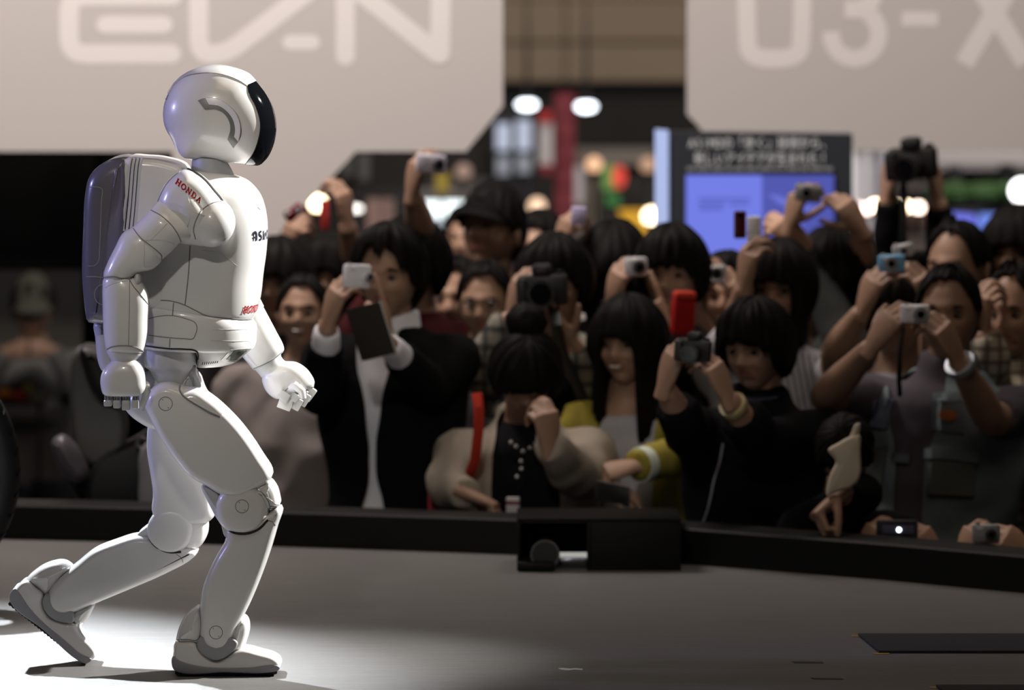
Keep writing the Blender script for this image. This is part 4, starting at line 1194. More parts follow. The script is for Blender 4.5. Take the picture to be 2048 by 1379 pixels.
def face_bump(p, smile=0.0):
    x, z, d = p.x, p.z, 0.0
    if p.y > 0: return 0.0
    d += 0.021 * gss(x, 0.0125 + 0.004 * (z < -0.02)) * (gss(z + 0.028, 0.030) if z > -0.028 else gss(z + 0.028, 0.012))   # nose
    d += 0.006 * gss(z - 0.022, 0.012) * gss(x, 0.05)                                                   # brow
    for s in (-1, 1):
        d -= 0.0125 * gss(x - s * 0.031, 0.017) * gss(z - 0.001, 0.013)                                  # eye sockets
        d += 0.005 * gss(x - s * 0.043, 0.018) * gss(z + 0.03, 0.018) * (1 + smile)                      # cheeks
        d -= 0.004 * gss(x - s * 0.03, 0.006) * gss(z + 0.05, 0.014)                                     # mouth corners
    d += 0.0065 * gss(x, 0.020) * gss(z + 0.0555, 0.012) - 0.0045 * gss(x, 0.022) * gss(z + 0.0555, 0.0032)  # lips
    d -= 0.004 * gss(x, 0.03) * gss(z + 0.076, 0.007)
    d += 0.007 * gss(x, 0.022) * gss(z + 0.098, 0.016)                                                   # chin
    return d
def make_head(smile=0.0):
    NU, NV = 72, 56
    v, f, fm = [], [], []
    for i in range(1, NV):
        th = PI * i / NV
        for j in range(NU):
            ph = 2 * PI * j / NU
            p = head_base(th, ph)
            p.y -= face_bump(p, smile)
            v.append(p)
    for i in range(NV - 2):
        for j in range(NU):
            q = (i * NU + j, i * NU + (j + 1) % NU, (i + 1) * NU + (j + 1) % NU, (i + 1) * NU + j)
            f.append(q)
            c = sum((v[k] for k in q), Vector()) / 4
            lip = c.y < -0.06 and abs(c.x) < 0.023 * (1 + .3 * smile) and abs(c.z + 0.0555) < 0.0085 * (1 - (c.x / 0.03) ** 2)
            fm.append(1 if lip else 0)
    a = len(v); v.append(Vector((0, 0, 0.117))); v.append(Vector((0, head_base(PI * .999, 0).y, -0.117)))
    for j in range(NU):
        f.append((a, (j + 1) % NU, j)); fm.append(0)
        b = (NV - 2) * NU
        f.append((a + 1, b + j, b + (j + 1) % NU)); fm.append(0)
    for s in (-1, 1):                               # ears
        m = MB()
        rot = Matrix.Rotation(s * R(18), 3, 'Z')
        m.sphere((s * 0.077, 0.012, -0.012), (0.008, 0.019, 0.031), 10, 8, rot)
        m.sphere((s * 0.082, 0.009, -0.006), (0.005, 0.012, 0.020), 8, 6, rot)
        o = len(v); v += m.v; f += [tuple(k + o for k in q) for q in m.f]; fm += [0] * len(m.f)
    return v, f, fm
HEADS = {0: make_head(0.0), 1: make_head(1.0)}

def lerp_keys(keys, x):
    for (a, va), (b, vb) in zip(keys, keys[1:]):
        if x <= b:
            t = (x - a) / (b - a) if b > a else 0
            t = t * t * (3 - 2 * t)
            return va + (vb - va) * t
    return keys[-1][1]
# hair: where the hair ends (degrees from the crown) at azimuth 0 front .. 180 back, thickness, extra hanging length
HAIR = {
 'short':   dict(end=[(0,58),(30,62),(52,78),(72,92),(88,84),(104,100),(130,126),(180,130)], vol=0.013, top=0.012, jag=5),
 'tousled': dict(end=[(0,64),(22,60),(45,80),(66,104),(84,106),(104,116),(130,130),(180,136)], vol=0.022, top=0.014, jag=9),
 'bowl':    dict(end=[(0,79),(25,80),(45,90),(66,112),(88,118),(110,124),(180,134)], vol=0.026, top=0.012, jag=5),
 'bangs':   dict(end=[(0,82),(25,84),(42,100),(60,118),(90,125),(120,130),(180,134)], vol=0.026, top=0.012, jag=3),
 'long':    dict(end=[(0,82),(24,84),(36,100),(50,118),(90,122),(120,126),(180,128)], vol=0.026, top=0.010, jag=3, drop=[(0,0),(34,0),(44,.20),(70,.28),(110,.30),(180,.32)]),
 'bob':     dict(end=[(0,80),(25,82),(38,102),(56,120),(90,124),(180,130)], vol=0.028, top=0.012, jag=3, drop=[(0,0),(36,0),(50,.05),(90,.07),(180,.06)]),
 'receding':dict(end=[(0,38),(20,34),(45,56),(66,88),(88,84),(104,100),(130,124),(180,128)], vol=0.009, top=0.003, jag=3),
 'crop':    dict(end=[(0,46),(25,46),(50,66),(70,88),(88,84),(104,100),(130,124),(180,128)], vol=0.008, top=0.008, jag=3),
}
def make_hair(style, seed=0, lift=0.0):
    h = HAIR[style]
    NU, NV, ND = 96, 14, 8 if 'drop' in h else 0
    v, f = [], []
    off = Vector((seed * 13.7, 0, 0))
    for j in range(NU):
        ph = 2 * PI * j / NU
        az = math.degrees(ph if ph <= PI else 2 * PI - ph)
        e = lerp_keys(h['end'], az) + h['jag'] * noise.noise(Vector((math.cos(ph) * 7, math.sin(ph) * 7, seed * 3.1)) )* 1.6
        dr = lerp_keys(h['drop'], az) * (1 + .12 * noise.noise(Vector((math.cos(ph) * 9, math.sin(ph) * 9, seed)))) if 'drop' in h else 0
        for i in range(1, NV + 1):
            t = i / NV
            th = R(e) * t
            p = head_base(th, ph)
            clump = 1 + 0.35 * noise.noise(Vector((math.cos(ph) * 5, math.sin(ph) * 5, th * 1.2)) + off) + 0.22 * noise.noise(Vector((math.cos(ph) * 16, math.sin(ph) * 16, th * .8)) + off)
            amt = (h['vol'] * min(1, t * 1.6) * (0.55 + 0.45 * math.sin(min(1, t) * PI * .8)) + 0.004) * clump
            n = Vector((p.x / .075, p.y / .095, p.z / .117)).normalized()
            q = p + n * amt + Vector((0, 0, h['top'] * max(0, math.cos(th)) * clump))
            v.append(q)
        if ND:
            q0, p0 = v[-1].copy(), head_base(R(e), ph)
            for i in range(1, ND + 1):
                t = i / ND
                q = q0 + Vector((0, 0, -dr * t))
                out = Vector((math.sin(ph), -math.cos(ph), 0))
                q += out * (0.016 * math.sin(t * PI) * min(1, dr * 5) - 0.01 * t) * (1 + .5 * noise.noise(Vector((ph * 6, t * 3, seed))))
                v.append(q)
        # turn the edge in under the hair
        q = v[-1]
        c = Vector((0, 0.01, q.z))
        v.append(q + (c - q).normalized() * 0.014 + Vector((0, 0, 0.008)))
        v.append(q + (c - q).normalized() * 0.022 + Vector((0, 0, 0.035)))
    w = NV + ND + 2
    top = len(v); v.append(Vector((0, 0, 0.117 + h['top'] + h['vol'] * .3)))
    for j in range(NU):
        j2 = (j + 1) % NU
        f.append((top, j * w, j2 * w))
        for i in range(w - 1):
            f.append((j * w + i, j * w + i + 1, j2 * w + i + 1, j2 * w + i))
    return v, f

def make_hand(curl, thumb=(0.75, 0.35, 0.6), thumb_curl=25):
    m = MB()
    def ft(pts, rad):
        v, f = tube_geo(pts, rad, 10); m.add(v, f)
        m.sphere(pts[-1], rad[-1], 10, 6)
    v, f = tube_geo([(0, 0, -0.035), (0, 0, 0), (0.001, 0, .03), (0.001, 0, .065), (0, .001, .093)], [(.025, .020), (.026, .019), (.035, .018), (.041, .0155), (.038, .012)], 14, side=(1, 0, 0)); m.add(v, f)
    fin = ((.029, .088, (.043, .026, .021), .0093), (.0095, .093, (.048, .030, .022), .0096), (-.010, .090, (.045, .028, .021), .0092), (-.028, .082, (.035, .021, .018), .0082))
    for k, (x, z, L, r) in enumerate(fin):
        c = curl[k] if hasattr(curl[0], '__len__') else curl
        p, a = Vector((x, 0, z - .012)), 0.0
        pts, rad = [p.copy()], [r * 1.1]
        splay = x * 1.6
        for q, (l, da) in enumerate(zip(L, c)):
            a += R(da)
            d = Vector((splay * math.cos(a), math.sin(a), math.cos(a))).normalized()
            steps = 2
            for s in range(steps):
                p = p + d * ((l + (.012 if q == 0 else 0)) / steps); pts.append(p.copy()); rad.append(r * (1 - .1 * q - .03 * s))
        ft(pts, rad)
    d = Vector(thumb).normalized(); p = Vector((.020, .006, .022)); pts, rad = [p.copy()], [.014]
    for q, (l, r) in enumerate(((.040, .0118), (.030, .0105), (.024, .009))):
        p = p + d * l; pts.append(p.copy()); rad.append(r)
        d = (d + Vector((-.25, .25, .25)) * (thumb_curl / 25 * .6)).normalized()
    ft(pts, rad)
    return remesh(m.v, m.f, 0.0042, 3)
HANDS = {
 'grip': make_hand((38, 55, 35)),
 'pinch': make_hand(((48, 40, 22), (58, 55, 30), (66, 62, 35), (72, 66, 38)), (0.55, 0.7, 0.7), 35),
 'soft': make_hand((14, 22, 14)),
 'point': make_hand(((6, 8, 5), (72, 80, 45), (76, 82, 45), (78, 82, 45)), (0.35, .75, .7), 40),
 'fist': make_hand((72, 84, 50), (0.3, .8, .6), 45),
}
def skin(tone):
    k = 'skin_%.2f' % tone
    return M(k, (0.52 * tone, 0.315 * tone, 0.215 * tone), 0.5, noise_amt=0.06, noise_scale=30, spec=0.4)
LIP = nmat('lips', (0.33, 0.12, 0.10), 0.45)
def hairmat(rgb=(0.006, 0.0052, 0.0048)):
    return M('hair_%.4f' % rgb[0], rgb, 0.6, noise_amt=0.5, noise_scale=60, stretch=(1, 1, .1), spec=0.08)
EYE_W = nmat('eye_white', (0.26, 0.23, 0.20), 0.6, spec=.2)
EYE_D = nmat('eye_dark', (0.01, 0.008, 0.007), 0.12)
def eye_mesh():
    m = MB().sphere((0, 0, 0), (0.0130, 0.0110, 0.0050), 14, 10)
    me = bpy.data.meshes.new('eye'); me.from_pydata([tuple(p) for p in m.v], [], m.f)
    me.materials.append(EYE_W); me.materials.append(EYE_D)
    for p in me.polygons:
        p.use_smooth = True
        c = p.center
        if c.y < -0.004 and abs(c.x) < 0.0068: p.material_index = 1
    return me
EYE_ME = eye_mesh()
def brow_mesh():
    v, f = tube_geo([(-.016, .002, -.002), (-.006, -.002, .003), (.006, -.002, .003), (.017, .005, -.002)], [(.002, .002), (.0035, .003), (.0033, .003), (.0015, .0015)], 8)
    me = bpy.data.meshes.new('eyebrow'); me.from_pydata([tuple(p) for p in v], [], f); me.materials.append(hairmat()); return me
BROW_ME = brow_mesh()
def glasses_mesh(mat):
    m = MB()
    for s in (-1, 1):
        pts = [(s * .033 + .022 * math.cos(a) * (1), -.098 + .006 * abs(math.cos(a)), .002 + .015 * math.copysign(abs(math.sin(a)) ** .8, math.sin(a))) for a in [2 * PI * i / 16 for i in range(17)]]
        m.tube(pts, .0017, 6)
        m.tube([(s * .055, -.094, .006), (s * .074, -.06, .008), (s * .082, .01, .004)], .0015, 6)
    m.tube([(-.011, -.102, .006), (0, -.105, .009), (.011, -.102, .006)], .0016, 6)
    return m

TORSO = [(0.000, .058, .058, .010), (.030, .085, .068, .006), (.055, .140, .085, .003), (.085, .178, .100, 0), (.150, .180, .112, -.004), (.250, .172, .118, -.006),
         (.360, .152, .108, 0), (.440, .146, .104, 0), (.530, .164, .112, .004), (.620, .166, .112, .006)]
PEOPLE = []
def person(name_lbl, head, y, yaw=0, pitch=0, roll=0, hs=1.0, bs=1.0, byaw=None, lean=(0, 0), hair='short', hseed=None, hair_rgb=(0.006, 0.0052, 0.0048), tone=0.8,
           layers=(), arms=(), smile=0, glasses=False, cap=None, bun=False, legs=True, wide=1.0, detail=True, floor_z=HALL_Z, neck_fwd=0.0, group=None):
    hp = P(head[0], head[1], y)
    idx = len(PEOPLE)
    hseed = idx if hseed is None else hseed
    Mh = Matrix.Rotation(R(-yaw), 3, 'Z') @ Matrix.Rotation(R(pitch), 3, 'X') @ Matrix.Rotation(R(roll), 3, 'Y')
    byaw = yaw * .5 if byaw is None else byaw
    Mb = Matrix.Rotation(R(-byaw), 3, 'Z')
    ht = lambda p: hp + Mh @ (Vector(p) * hs)
    # spine
    nb = hp + Mb @ Vector((0, 0.045 + neck_fwd, -0.136 * bs)) + Vector((0, 0, 0))
    pel = nb + Vector((lean[0], lean[1], -0.62 * bs))
    down = (pel - nb).normalized()
    lat = Mb @ Vector((1, 0, 0)); lat = (lat - down * lat.dot(down)).normalized()
    fwd = lat.cross(down)
    if fwd.y > 0: fwd = -fwd
    def tp(x, f_, d): return nb + lat * (x * bs * wide) + fwd * (f_ * bs) + down * (d * bs)
    def torso_tube(off, top=0.0, bot=.62):
        pts, rad = [], []
        for d, w, dp, o in TORSO:
            if d < top - 1e-6 or d > bot + 1e-6: continue
            pts.append(tp(0, -o, d)); rad.append(((w * bs * wide + off), (dp * bs + off)))
        return tube_geo(pts, rad, 28, side=lat)
    # arms
    AR = []
    specs = {a['side']: a for a in arms}
    for sd in ('R', 'L'):
        s = -1 if sd == 'R' else 1
        a = specs.get(sd)
        sh_ = tp(s * .168, 0, .085)
        if a is None:
            a = dict(hand=None)
            el_ = sh_ + lat * s * .05 + down * .28 * bs - fwd * .02
            wr_ = el_ + down * .22 * bs + fwd * .12 * bs
            ax_, pn = (wr_ - el_).normalized(), -lat * s
        else:
            hx, hy, hd = a['hand']
            hc_ = P(hx, hy, y + hd)
            ax_ = Vector(a.get('axis', (-s * .25, -.2, .9))).normalized()
            pn = Vector(a.get('palm', (-s * .8, .6, 0)))
            pn = (pn - ax_ * pn.dot(ax_)).normalized()
            wr_ = hc_ - ax_ * .075
            u_, l_ = .285 * bs, .245 * bs
            dv_ = wr_ - sh_; d_ = dv_.length
            if 'elbow' in a:
                el_ = P(a['elbow'][0], a['elbow'][1], y + a['elbow'][2])
            else:
                if d_ > (u_ + l_) * .995:
                    k = d_ / (u_ + l_) * 1.005; u_ *= k; l_ *= k
                if d_ < abs(u_ - l_) + .05: d_ = abs(u_ - l_) + .05
                t_ = (u_ * u_ - l_ * l_ + d_ * d_) / (2 * d_)
                h_ = math.sqrt(max(0, u_ * u_ - t_ * t_))
                pole = Vector(a.get('pole', (s * .6, -.1, -1)))
                dn = dv_.normalized(); pole = (pole - dn * pole.dot(dn)).normalized()
                el_ = sh_ + dn * t_ + pole * h_
        AR.append((s, sh_, el_, wr_, ax_, pn, a))
    def arm_tube(A, off, t1=1.0):
        s, sh_, el_, wr_, ax_, pn, a = A
        inn = sh_ - lat * s * .06 + down * .01
        P_ = [inn, sh_, sh_.lerp(el_, .33), sh_.lerp(el_, .7), el_, el_.lerp(wr_, .25), el_.lerp(wr_, .6), wr_]
        rr = [.058, .056, .050, .044, .040, .041, .034, .026]
        ts = [0, .02, .2, .38, .5, .62, .8, 1.0]
        n = max(2, sum(1 for t in ts if t <= t1 + 1e-6))
        if n < len(ts) and t1 - ts[n - 1] > .03:
            k = (t1 - ts[n - 1]) / (ts[n] - ts[n - 1])
            P_, rr = P_[:n] + [P_[n - 1].lerp(P_[n], k)], rr[:n] + [rr[n - 1] + (rr[n] - rr[n - 1]) * k]
        else: P_, rr = P_[:n], rr[:n]
        pts = catmull(P_, 3); rad = [r.x for r in catmull([Vector((r * bs + off, i * .02, 0)) for i, r in enumerate(rr)], 3)]
        return tube_geo(pts, rad, 14)
    # ---- body: one mesh
    root = thing('person', name_lbl, 'person', (pel.x, pel.y, floor_z), group)
    B = MB()
    v, f = torso_tube(0.0); B.add(v, f)
    B.tube([nb - down * -.02 * bs, nb - down * .03 * bs + fwd * .008, ht((0, .018, -.085)), ht((0, .012, -.03))], [(.068 * bs, .066 * bs), (.056 * bs, .058 * bs), (.052 * hs, .054 * hs), (.05 * hs, .05 * hs)], 16)
    for A in AR:
        v, f = arm_tube(A, 0.0); B.add(v, f)
    hipz = pel
    if legs:
        for s in (-1, 1):
            h0 = pel + lat * s * .085 * bs
            fl = Vector((h0.x + s * .03, h0.y, floor_z + .06))
            L = (h0 - fl).length
            kn_ = h0.lerp(fl, .5) + Vector((0, -math.sqrt(max(0, (.42 * bs) ** 2 - (L / 2) ** 2)), 0))
            B.tube([h0 + Vector((0, 0, .05)), h0.lerp(kn_, .5), kn_, kn_.lerp(fl, .4), fl], [.085 * bs, .072 * bs, .055 * bs, .052 * bs, .036 * bs], 12)
            B.tube([fl + Vector((0, .05, -.02)), fl + Vector((0, -.08, -.03)), fl + Vector((0, -.17, -.04))], [.035, .035, .022], 10)
    v, f = remesh(B.v, B.f, 0.0125, 3)
    fm = [0] * len(f)
    hv_, hf_, hm = HEADS[1 if smile else 0]
    o_ = len(v); v = v + [ht(p) for p in hv_]; f = f + [tuple(i + o_ for i in q) for q in hf_]; fm += hm
    for A in AR:
        s, sh_, el_, wr_, ax_, pn, a = A
        if a.get('hide'): continue
        X = pn.cross(ax_).normalized()
        Mx = Matrix((X * s, pn, ax_)).transposed()
        hv2, hf2 = HANDS[a.get('pose', 'soft')]
        k = bs * a.get('scale', .92)
        o_ = len(v)
        v = v + [wr_ + Mx @ (p * k) for p in hv2]
        f = f + [tuple(i + o_ for i in (q if s > 0 else reversed(q))) for q in hf2]; fm += [0] * len(hf2)
    body = mesh_obj('body', v, f, None, root, mats=[skin(tone), LIP], fmat=fm, sharp=None)
    # ---- eyes, brows, hair
    def put(name, me, loc, scale=1.0):
        o = bpy.data.objects.new(name, me); COL.objects.link(o)
        o.matrix_basis = Matrix.Translation(ht(loc)) @ (Mh * (hs * scale)).to_4x4()
        adopt(o, root); return o
    if detail:
        for s in (-1, 1):
            put('eye', EYE_ME, (s * .031, -.0795, .000))
            b_ = put('eyebrow', BROW_ME, (s * .033, -.0915, .0195))
            if s < 0: b_.matrix_basis = Matrix.Translation(ht((s * .033, -.0915, .0195))) @ (Mh @ Matrix.Scale(-1, 3, Vector((1, 0, 0))) * hs).to_4x4()
    if smile and detail:
        m = MB().tube([(-.017, -.0955, -.0535), (-.008, -.1005, -.0560), (.008, -.1005, -.0560), (.017, -.0955, -.0535)], [(.002, .002), (.004, .0035), (.004, .0035), (.002, .002)], 8)
        mesh_obj('teeth', [ht(p) for p in m.v], m.f, plain((.5, .48, .45), .4), root)
    if hair:
        hv2, hf2 = make_hair(hair, hseed)
        if bun:
            m = MB().sphere((0, .075, .125), (.058, .055, .050), 24, 16)
            for p in m.v: p += (p - Vector((0, .075, .125))).normalized() * .006 * noise.noise(p * 60)
            o_ = len(hv2); hv2 = hv2 + m.v; hf2 = hf2 + [tuple(i + o_ for i in q) for q in m.f]
        mesh_obj('hair', [ht(p) for p in hv2], hf2, hairmat(hair_rgb), root, sharp=None)
    if glasses:
        g = glasses_mesh(None); mesh_obj('glasses', [ht(p) for p in g.v], g.f, plain((0.02, 0.018, 0.016), .3), root)
    if cap:
        v2, f2 = [], []
        NU, NV = 40, 10
        for i in range(1, NV + 1):
            for j in range(NU):
                p = head_base(R(80) * i / NV, 2 * PI * j / NU); p *= 1.12; p.z += .016
                v2.append(p)
        f2 = [(i * NU + j, i * NU + (j + 1) % NU, (i + 1) * NU + (j + 1) % NU, (i + 1) * NU + j) for i in range(NV - 1) for j in range(NU)]
        v2.append(Vector((0, 0, .15))); f2 += [(len(v2) - 1, j, (j + 1) % NU) for j in range(NU)]
        cp = mesh_obj('cap', [ht(p) for p in v2], f2, cloth(cap), root)
        bv, bf = [], []
        for lay in (0, -.004):
            for i in range(5):
                for j in range(15):
                    a = R(-75 + 150 * j / 14)
                    bv.append(Vector((.082 * math.sin(a), -.098 * math.cos(a) - .016 * i * max(0.05, math.cos(a)), .044 + lay - .0045 * i - .012 * math.sin(a) ** 2)))
        for i in range(4):
            for j in range(14):
                q = (i * 15 + j, i * 15 + j + 1, (i + 1) * 15 + j + 1, (i + 1) * 15 + j); bf += [q, tuple(75 + k for k in reversed(q))]
        rim = [60 + j for j in range(15)]
        bf += [(a_, b_, b_ + 75, a_ + 75) for a_, b_ in zip(rim, rim[1:])]
        mesh_obj('cap_brim', [ht(p) for p in bv], bf, cloth(cap), cp)
    # ---- clothing
    GA = {}
    for k, Ly in enumerate(layers):
        G = MB()
        off = Ly.get('off', .010 + .010 * k)
        v, f = torso_tube(off, Ly.get('top', 0.0), Ly.get('bot', .62)); G.add(v, f)
        if Ly.get('collar'):
            G.tube([nb + down * .03 * bs, nb - down * .045 * bs + fwd * .004], [(.082 * bs, .078 * bs), (.069 * bs, .068 * bs)], 20)
        for A in AR:
            sl = Ly.get('sleeve', 1.0)
            if sl > 0: 
                v, f = arm_tube(A, off * .5 + .005, sl); G.add(v, f)
        gv, gf = remesh(G.v, G.f, Ly.get('vox', .0115), 5)
        fold = Ly.get('fold', .006)
        gv = [p + Vector((noise.noise(p * 11 + Vector((idx, 0, 0))), noise.noise(p * 13 + Vector((0, idx, 0))), noise.noise(p * 12))) * fold for p in gv]
        op = Ly.get('open')
        if op:
            keep = []
            for q in gf:
                c = sum((gv[i] for i in q), Vector()) / len(q) - nb
                x_, d_, f_ = c.dot(lat) / bs, c.dot(down) / bs, c.dot(fwd)
                w0 = lerp_keys(op, d_)
                sx = Ly.get('shift', 0.0)
                if not (.02 < f_ < .17 * bs and abs(x_ - sx) < w0): keep.append(q)
            cnt = {}
            for q in keep:
                for a_, b_ in zip(q, q[1:] + q[:1]): cnt[(min(a_, b_), max(a_, b_))] = cnt.get((min(a_, b_), max(a_, b_)), 0) + 1
            nbr = {}
            for (a_, b_), c_ in cnt.items():
                if c_ == 1: nbr.setdefault(a_, []).append(b_); nbr.setdefault(b_, []).append(a_)
            for _ in range(14):
                new = {i: (gv[i] + sum((gv[j] for j in js), Vector()) / len(js)) / 2 for i, js in nbr.items()}
                for i, p_ in new.items(): gv[i] = p_
            gf = keep
        GA[Ly.get('name', 'shirt')] = mesh_obj(Ly.get('name', 'shirt'), gv, gf, Ly['mat'], root, sharp=None)
    if legs:
        T = MB()
        T.tube([tp(0, 0, .50), tp(0, 0, .60), tp(0, 0, .66)], [(.172 * bs * wide, .120 * bs), (.178 * bs * wide, .124 * bs), (.165 * bs * wide, .115 * bs)], 20)
        for s in (-1, 1):
            h0 = pel + lat * s * .085 * bs
            fl = Vector((h0.x + s * .03, h0.y, floor_z + .06))
            L = (h0 - fl).length
            kn_ = h0.lerp(fl, .5) + Vector((0, -math.sqrt(max(0, (.42 * bs) ** 2 - (L / 2) ** 2)), 0))
            T.tube([h0 + Vector((0, 0, .05)), h0.lerp(kn_, .5), kn_, kn_.lerp(fl, .4), fl.lerp(kn_, .03)], [.098 * bs, .086 * bs, .070 * bs, .068 * bs, .062 * bs], 14)
        T.build('trousers', cloth((0.02, 0.02, 0.025)), root)
    info = dict(root=root, nb=nb, tp=tp, ht=ht, AR=AR, lat=lat, fwd=fwd, down=down, bs=bs, wide=wide, Mh=Mh, y=y, g=GA)
    PEOPLE.append(info)
    return info
# ================================================================== cameras and phones
def frame_at(px, py, y, yaw=0, pitch=0, roll=0):
    return Matrix.Translation(P(px, py, y)) @ (Matrix.Rotation(R(-yaw), 4, 'Z') @ Matrix.Rotation(R(pitch), 4, 'X') @ Matrix.Rotation(R(roll), 4, 'Y'))
class Kit:
    """local-frame part builder for small things: lens to -y"""
    def __init__(s, name, label, cat, fr, group=None):
        s.fr = fr
        s.root = thing(name, label, cat, fr.translation, group)
    def part(s, name, mb, mat, parent=None, sharp=40):
        return mesh_obj(name, [s.fr @ v for v in mb.v], mb.f, mat, parent or s.root, sharp=sharp)
def rbox(w, d, h, bev, c=(0, 0, 0)): return MB().box(c, (w, d, h), None, bev)
GLASS = nmat('lens_glass', (0.004, 0.004, 0.006), 0.08, spec=.2)
BLACKP = nmat('camera_black', (0.012, 0.012, 0.012), 0.45)
CHROME = nmat('lens_chrome', (0.62, 0.62, 0.64), 0.2, metal=0.7)
def compact(label, px, py, y, rgb, w=.092, h=.056, d=.022, yaw=0, pitch=0, roll=0, lx=.018, lr=.019, lens_rgb=None, metal=.3, group=None, lz=0.0, flash=True):
    k = Kit('compact_camera', label, 'camera', frame_at(px, py, y, yaw, pitch, roll), group)
    k.part('body', rbox(w, d, h, min(.008, d * .35)), plain(rgb, .35, metal))
    ring = CHROME if lens_rgb is None else plain(lens_rgb, .35)
    m = MB().cyl((lx, -d / 2 - .006, lz), (0, -1, 0), lr, .014, 28); b = k.part('lens', m, ring)
    m = MB().cyl((lx, -d / 2 - .016, lz), (0, -1, 0), lr * .8, .012, 28); k.part('lens_barrel', m, ring, b)
    m = MB().cyl((lx, -d / 2 - .0222, lz), (0, -1, 0), lr * .52, .002, 24); k.part('lens_glass', m, GLASS, b)
    if flash: k.part('flash', rbox(.014, .003, .007, .001, (-w * .22, -d / 2 - .0006, h * .28)), plain((.7, .7, .72), .15))
    k.part('shutter_button', MB().cyl((-w * .3, 0, h / 2 + .0015), (0, 0, 1), .006, .004, 16), CHROME)
    return k
def slr(label, px, py, y, yaw=0, pitch=0, roll=0, s=1.0, lens_len=.07):
    k = Kit('slr_camera', label, 'camera', frame_at(px, py, y, yaw, pitch, roll))
    m = rbox(.135 * s, .05 * s, .085 * s, .010 * s); m.box((-.055 * s, -.03 * s, -.003 * s), (.03 * s, .045 * s, .082 * s), None, .010 * s)
    b = k.part('body', m, BLACKP)
    m = MB().box((0, -.005 * s, .055 * s), (.055 * s, .055 * s, .035 * s), None, .012 * s); k.part('viewfinder_hump', m, BLACKP)
    m = MB().tube([(0, -.02 * s, -.004), (0, -.05 * s, -.004), (0, (-.05 - lens_len * .5) * s, -.004), (0, (-.05 - lens_len) * s, -.004)], [.034 * s, .034 * s, .037 * s, .038 * s], 28); l = k.part('lens', m, BLACKP)
    for t in (.2, .55):
        k.part('zoom_ring', MB().cyl((0, (-.05 - lens_len * t) * s, -.004), (0, -1, 0), .0385 * s, .012 * s, 28), plain((.03, .03, .03), .7), l)
    k.part('lens_glass', MB().cyl((0, (-.0505 - lens_len) * s, -.004), (0, -1, 0), .030 * s, .002, 24), GLASS, l)
    k.part('mode_dial', MB().cyl((.048 * s, 0, .047 * s), (0, 0, 1), .012 * s, .01 * s, 18), BLACKP)
    return k
def phone(label, px, py, y, rgb, w=.05, h=.1, d=.014, yaw=0, pitch=0, roll=0, name='mobile_phone', lens=True, group=None):
    k = Kit(name, label, 'phone', frame_at(px, py, y, yaw, pitch, roll), group)
    k.part('body', rbox(w, d, h, .005), plain(rgb, .3, .1))
    if lens: k.part('lens', MB().cyl((0, -d / 2 - .001, h * .36), (0, -1, 0), .007, .003, 18), GLASS)
    k.part('hinge', MB().cyl((0, 0, -h * .02), (1, 0, 0), d * .52, w * .96, 12), plain(tuple(c * .7 for c in rgb), .4))
    return k
def band_on(info, side, name, mat, t=.93, r=.034, wdt=.022):
    for s, sh_, el_, wr_, ax_, pn, a in info['AR']:
        if (s < 0) == (side == 'R'):
            c = el_.lerp(wr_, t); d = (wr_ - el_).normalized() * wdt / 2
            v, f = tube_geo([c - d, c - d * .6, c + d * .6, c + d], [r * .97, r, r, r * .97], 18)
            return mesh_obj(name, v, f, mat, info['root'])
def checked(name, c1, c2, sc=26):
    m = nmat(name, c1, .9, spec=.08); nt = m.node_tree; b = nt.nodes['Principled BSDF']
    tc = nt.nodes.new('ShaderNodeTexCoord'); prev = None
    for ax in ('X', 'Z'):
        w = nt.nodes.new('ShaderNodeTexWave'); w.bands_direction = ax; w.inputs['Scale'].default_value = sc * .3; w.inputs['Distortion'].default_value = .6
        nt.links.new(tc.outputs['Object'], w.inputs['Vector'])
        mx = nt.nodes.new('ShaderNodeMix'); mx.data_type = 'RGBA'; mx.inputs[7].default_value = tuple(c2) + (1,)
        mr = nt.nodes.new('ShaderNodeMapRange'); mr.inputs['From Min'].default_value = .55; mr.inputs['From Max'].default_value = .9; mr.inputs['To Max'].default_value = .75
        nt.links.new(w.outputs['Fac'], mr.inputs['Value']); nt.links.new(mr.outputs[0], mx.inputs[0])
        if prev: nt.links.new(prev, mx.inputs[6])
        else: mx.inputs[6].default_value = tuple(c1) + (1,)
        prev = mx.outputs[2]
    nt.links.new(prev, b.inputs['Base Color'])
    return m
def shirt(rgb, name='shirt', **k): return dict(name=name, mat=cloth(rgb), **k)
BLACKC, NEAR_BLACK = (0.010, 0.010, 0.011), (0.016, 0.016, 0.018)
V_OPEN = [(0, .058), (.08, .046), (.2, .020), (.30, .010), (.38, .009), (.48, .034), (.56, .050), (.7, .055)]

# ================================================================== the crowd
# --- man in the black suit
su = person('man in black suit and white shirt raising a white camera and a notebook', (779, 548), 2.95, yaw=16, pitch=3, hair='tousled', tone=.80,
    layers=[dict(name='shirt', mat=cloth((.82, .82, .86), .03), collar=True, sleeve=.95, off=.005), dict(name='suit_jacket', mat=cloth(BLACKC, .1), off=.022, sleeve=.84, open=V_OPEN, shift=-.03)],
    arms=[dict(side='R', hand=(672, 588, -.30), elbow=(640, 790, -.12), pose='grip', axis=(.25, -.25, .9)),
          dict(side='L', hand=(752, 622, -.36), elbow=(860, 780, -.10), pose='point', axis=(-.25, -.1, .95), palm=(-.5, .85, 0))])
compact('white slim camera held up by the man in the black suit', 714, 552, 2.60, (.86, .86, .90), w=.074, h=.060, yaw=-20, roll=3, lx=.024, lr=.011, metal=.1)
k = Kit('notebook', 'dark notebook hanging from the suited man\'s pointing hand', 'notebook', frame_at(742, 662, 2.56, 30, 10, -14))
k.part('cover', rbox(.105, .010, .135, .002), cloth((.035, .03, .026)))
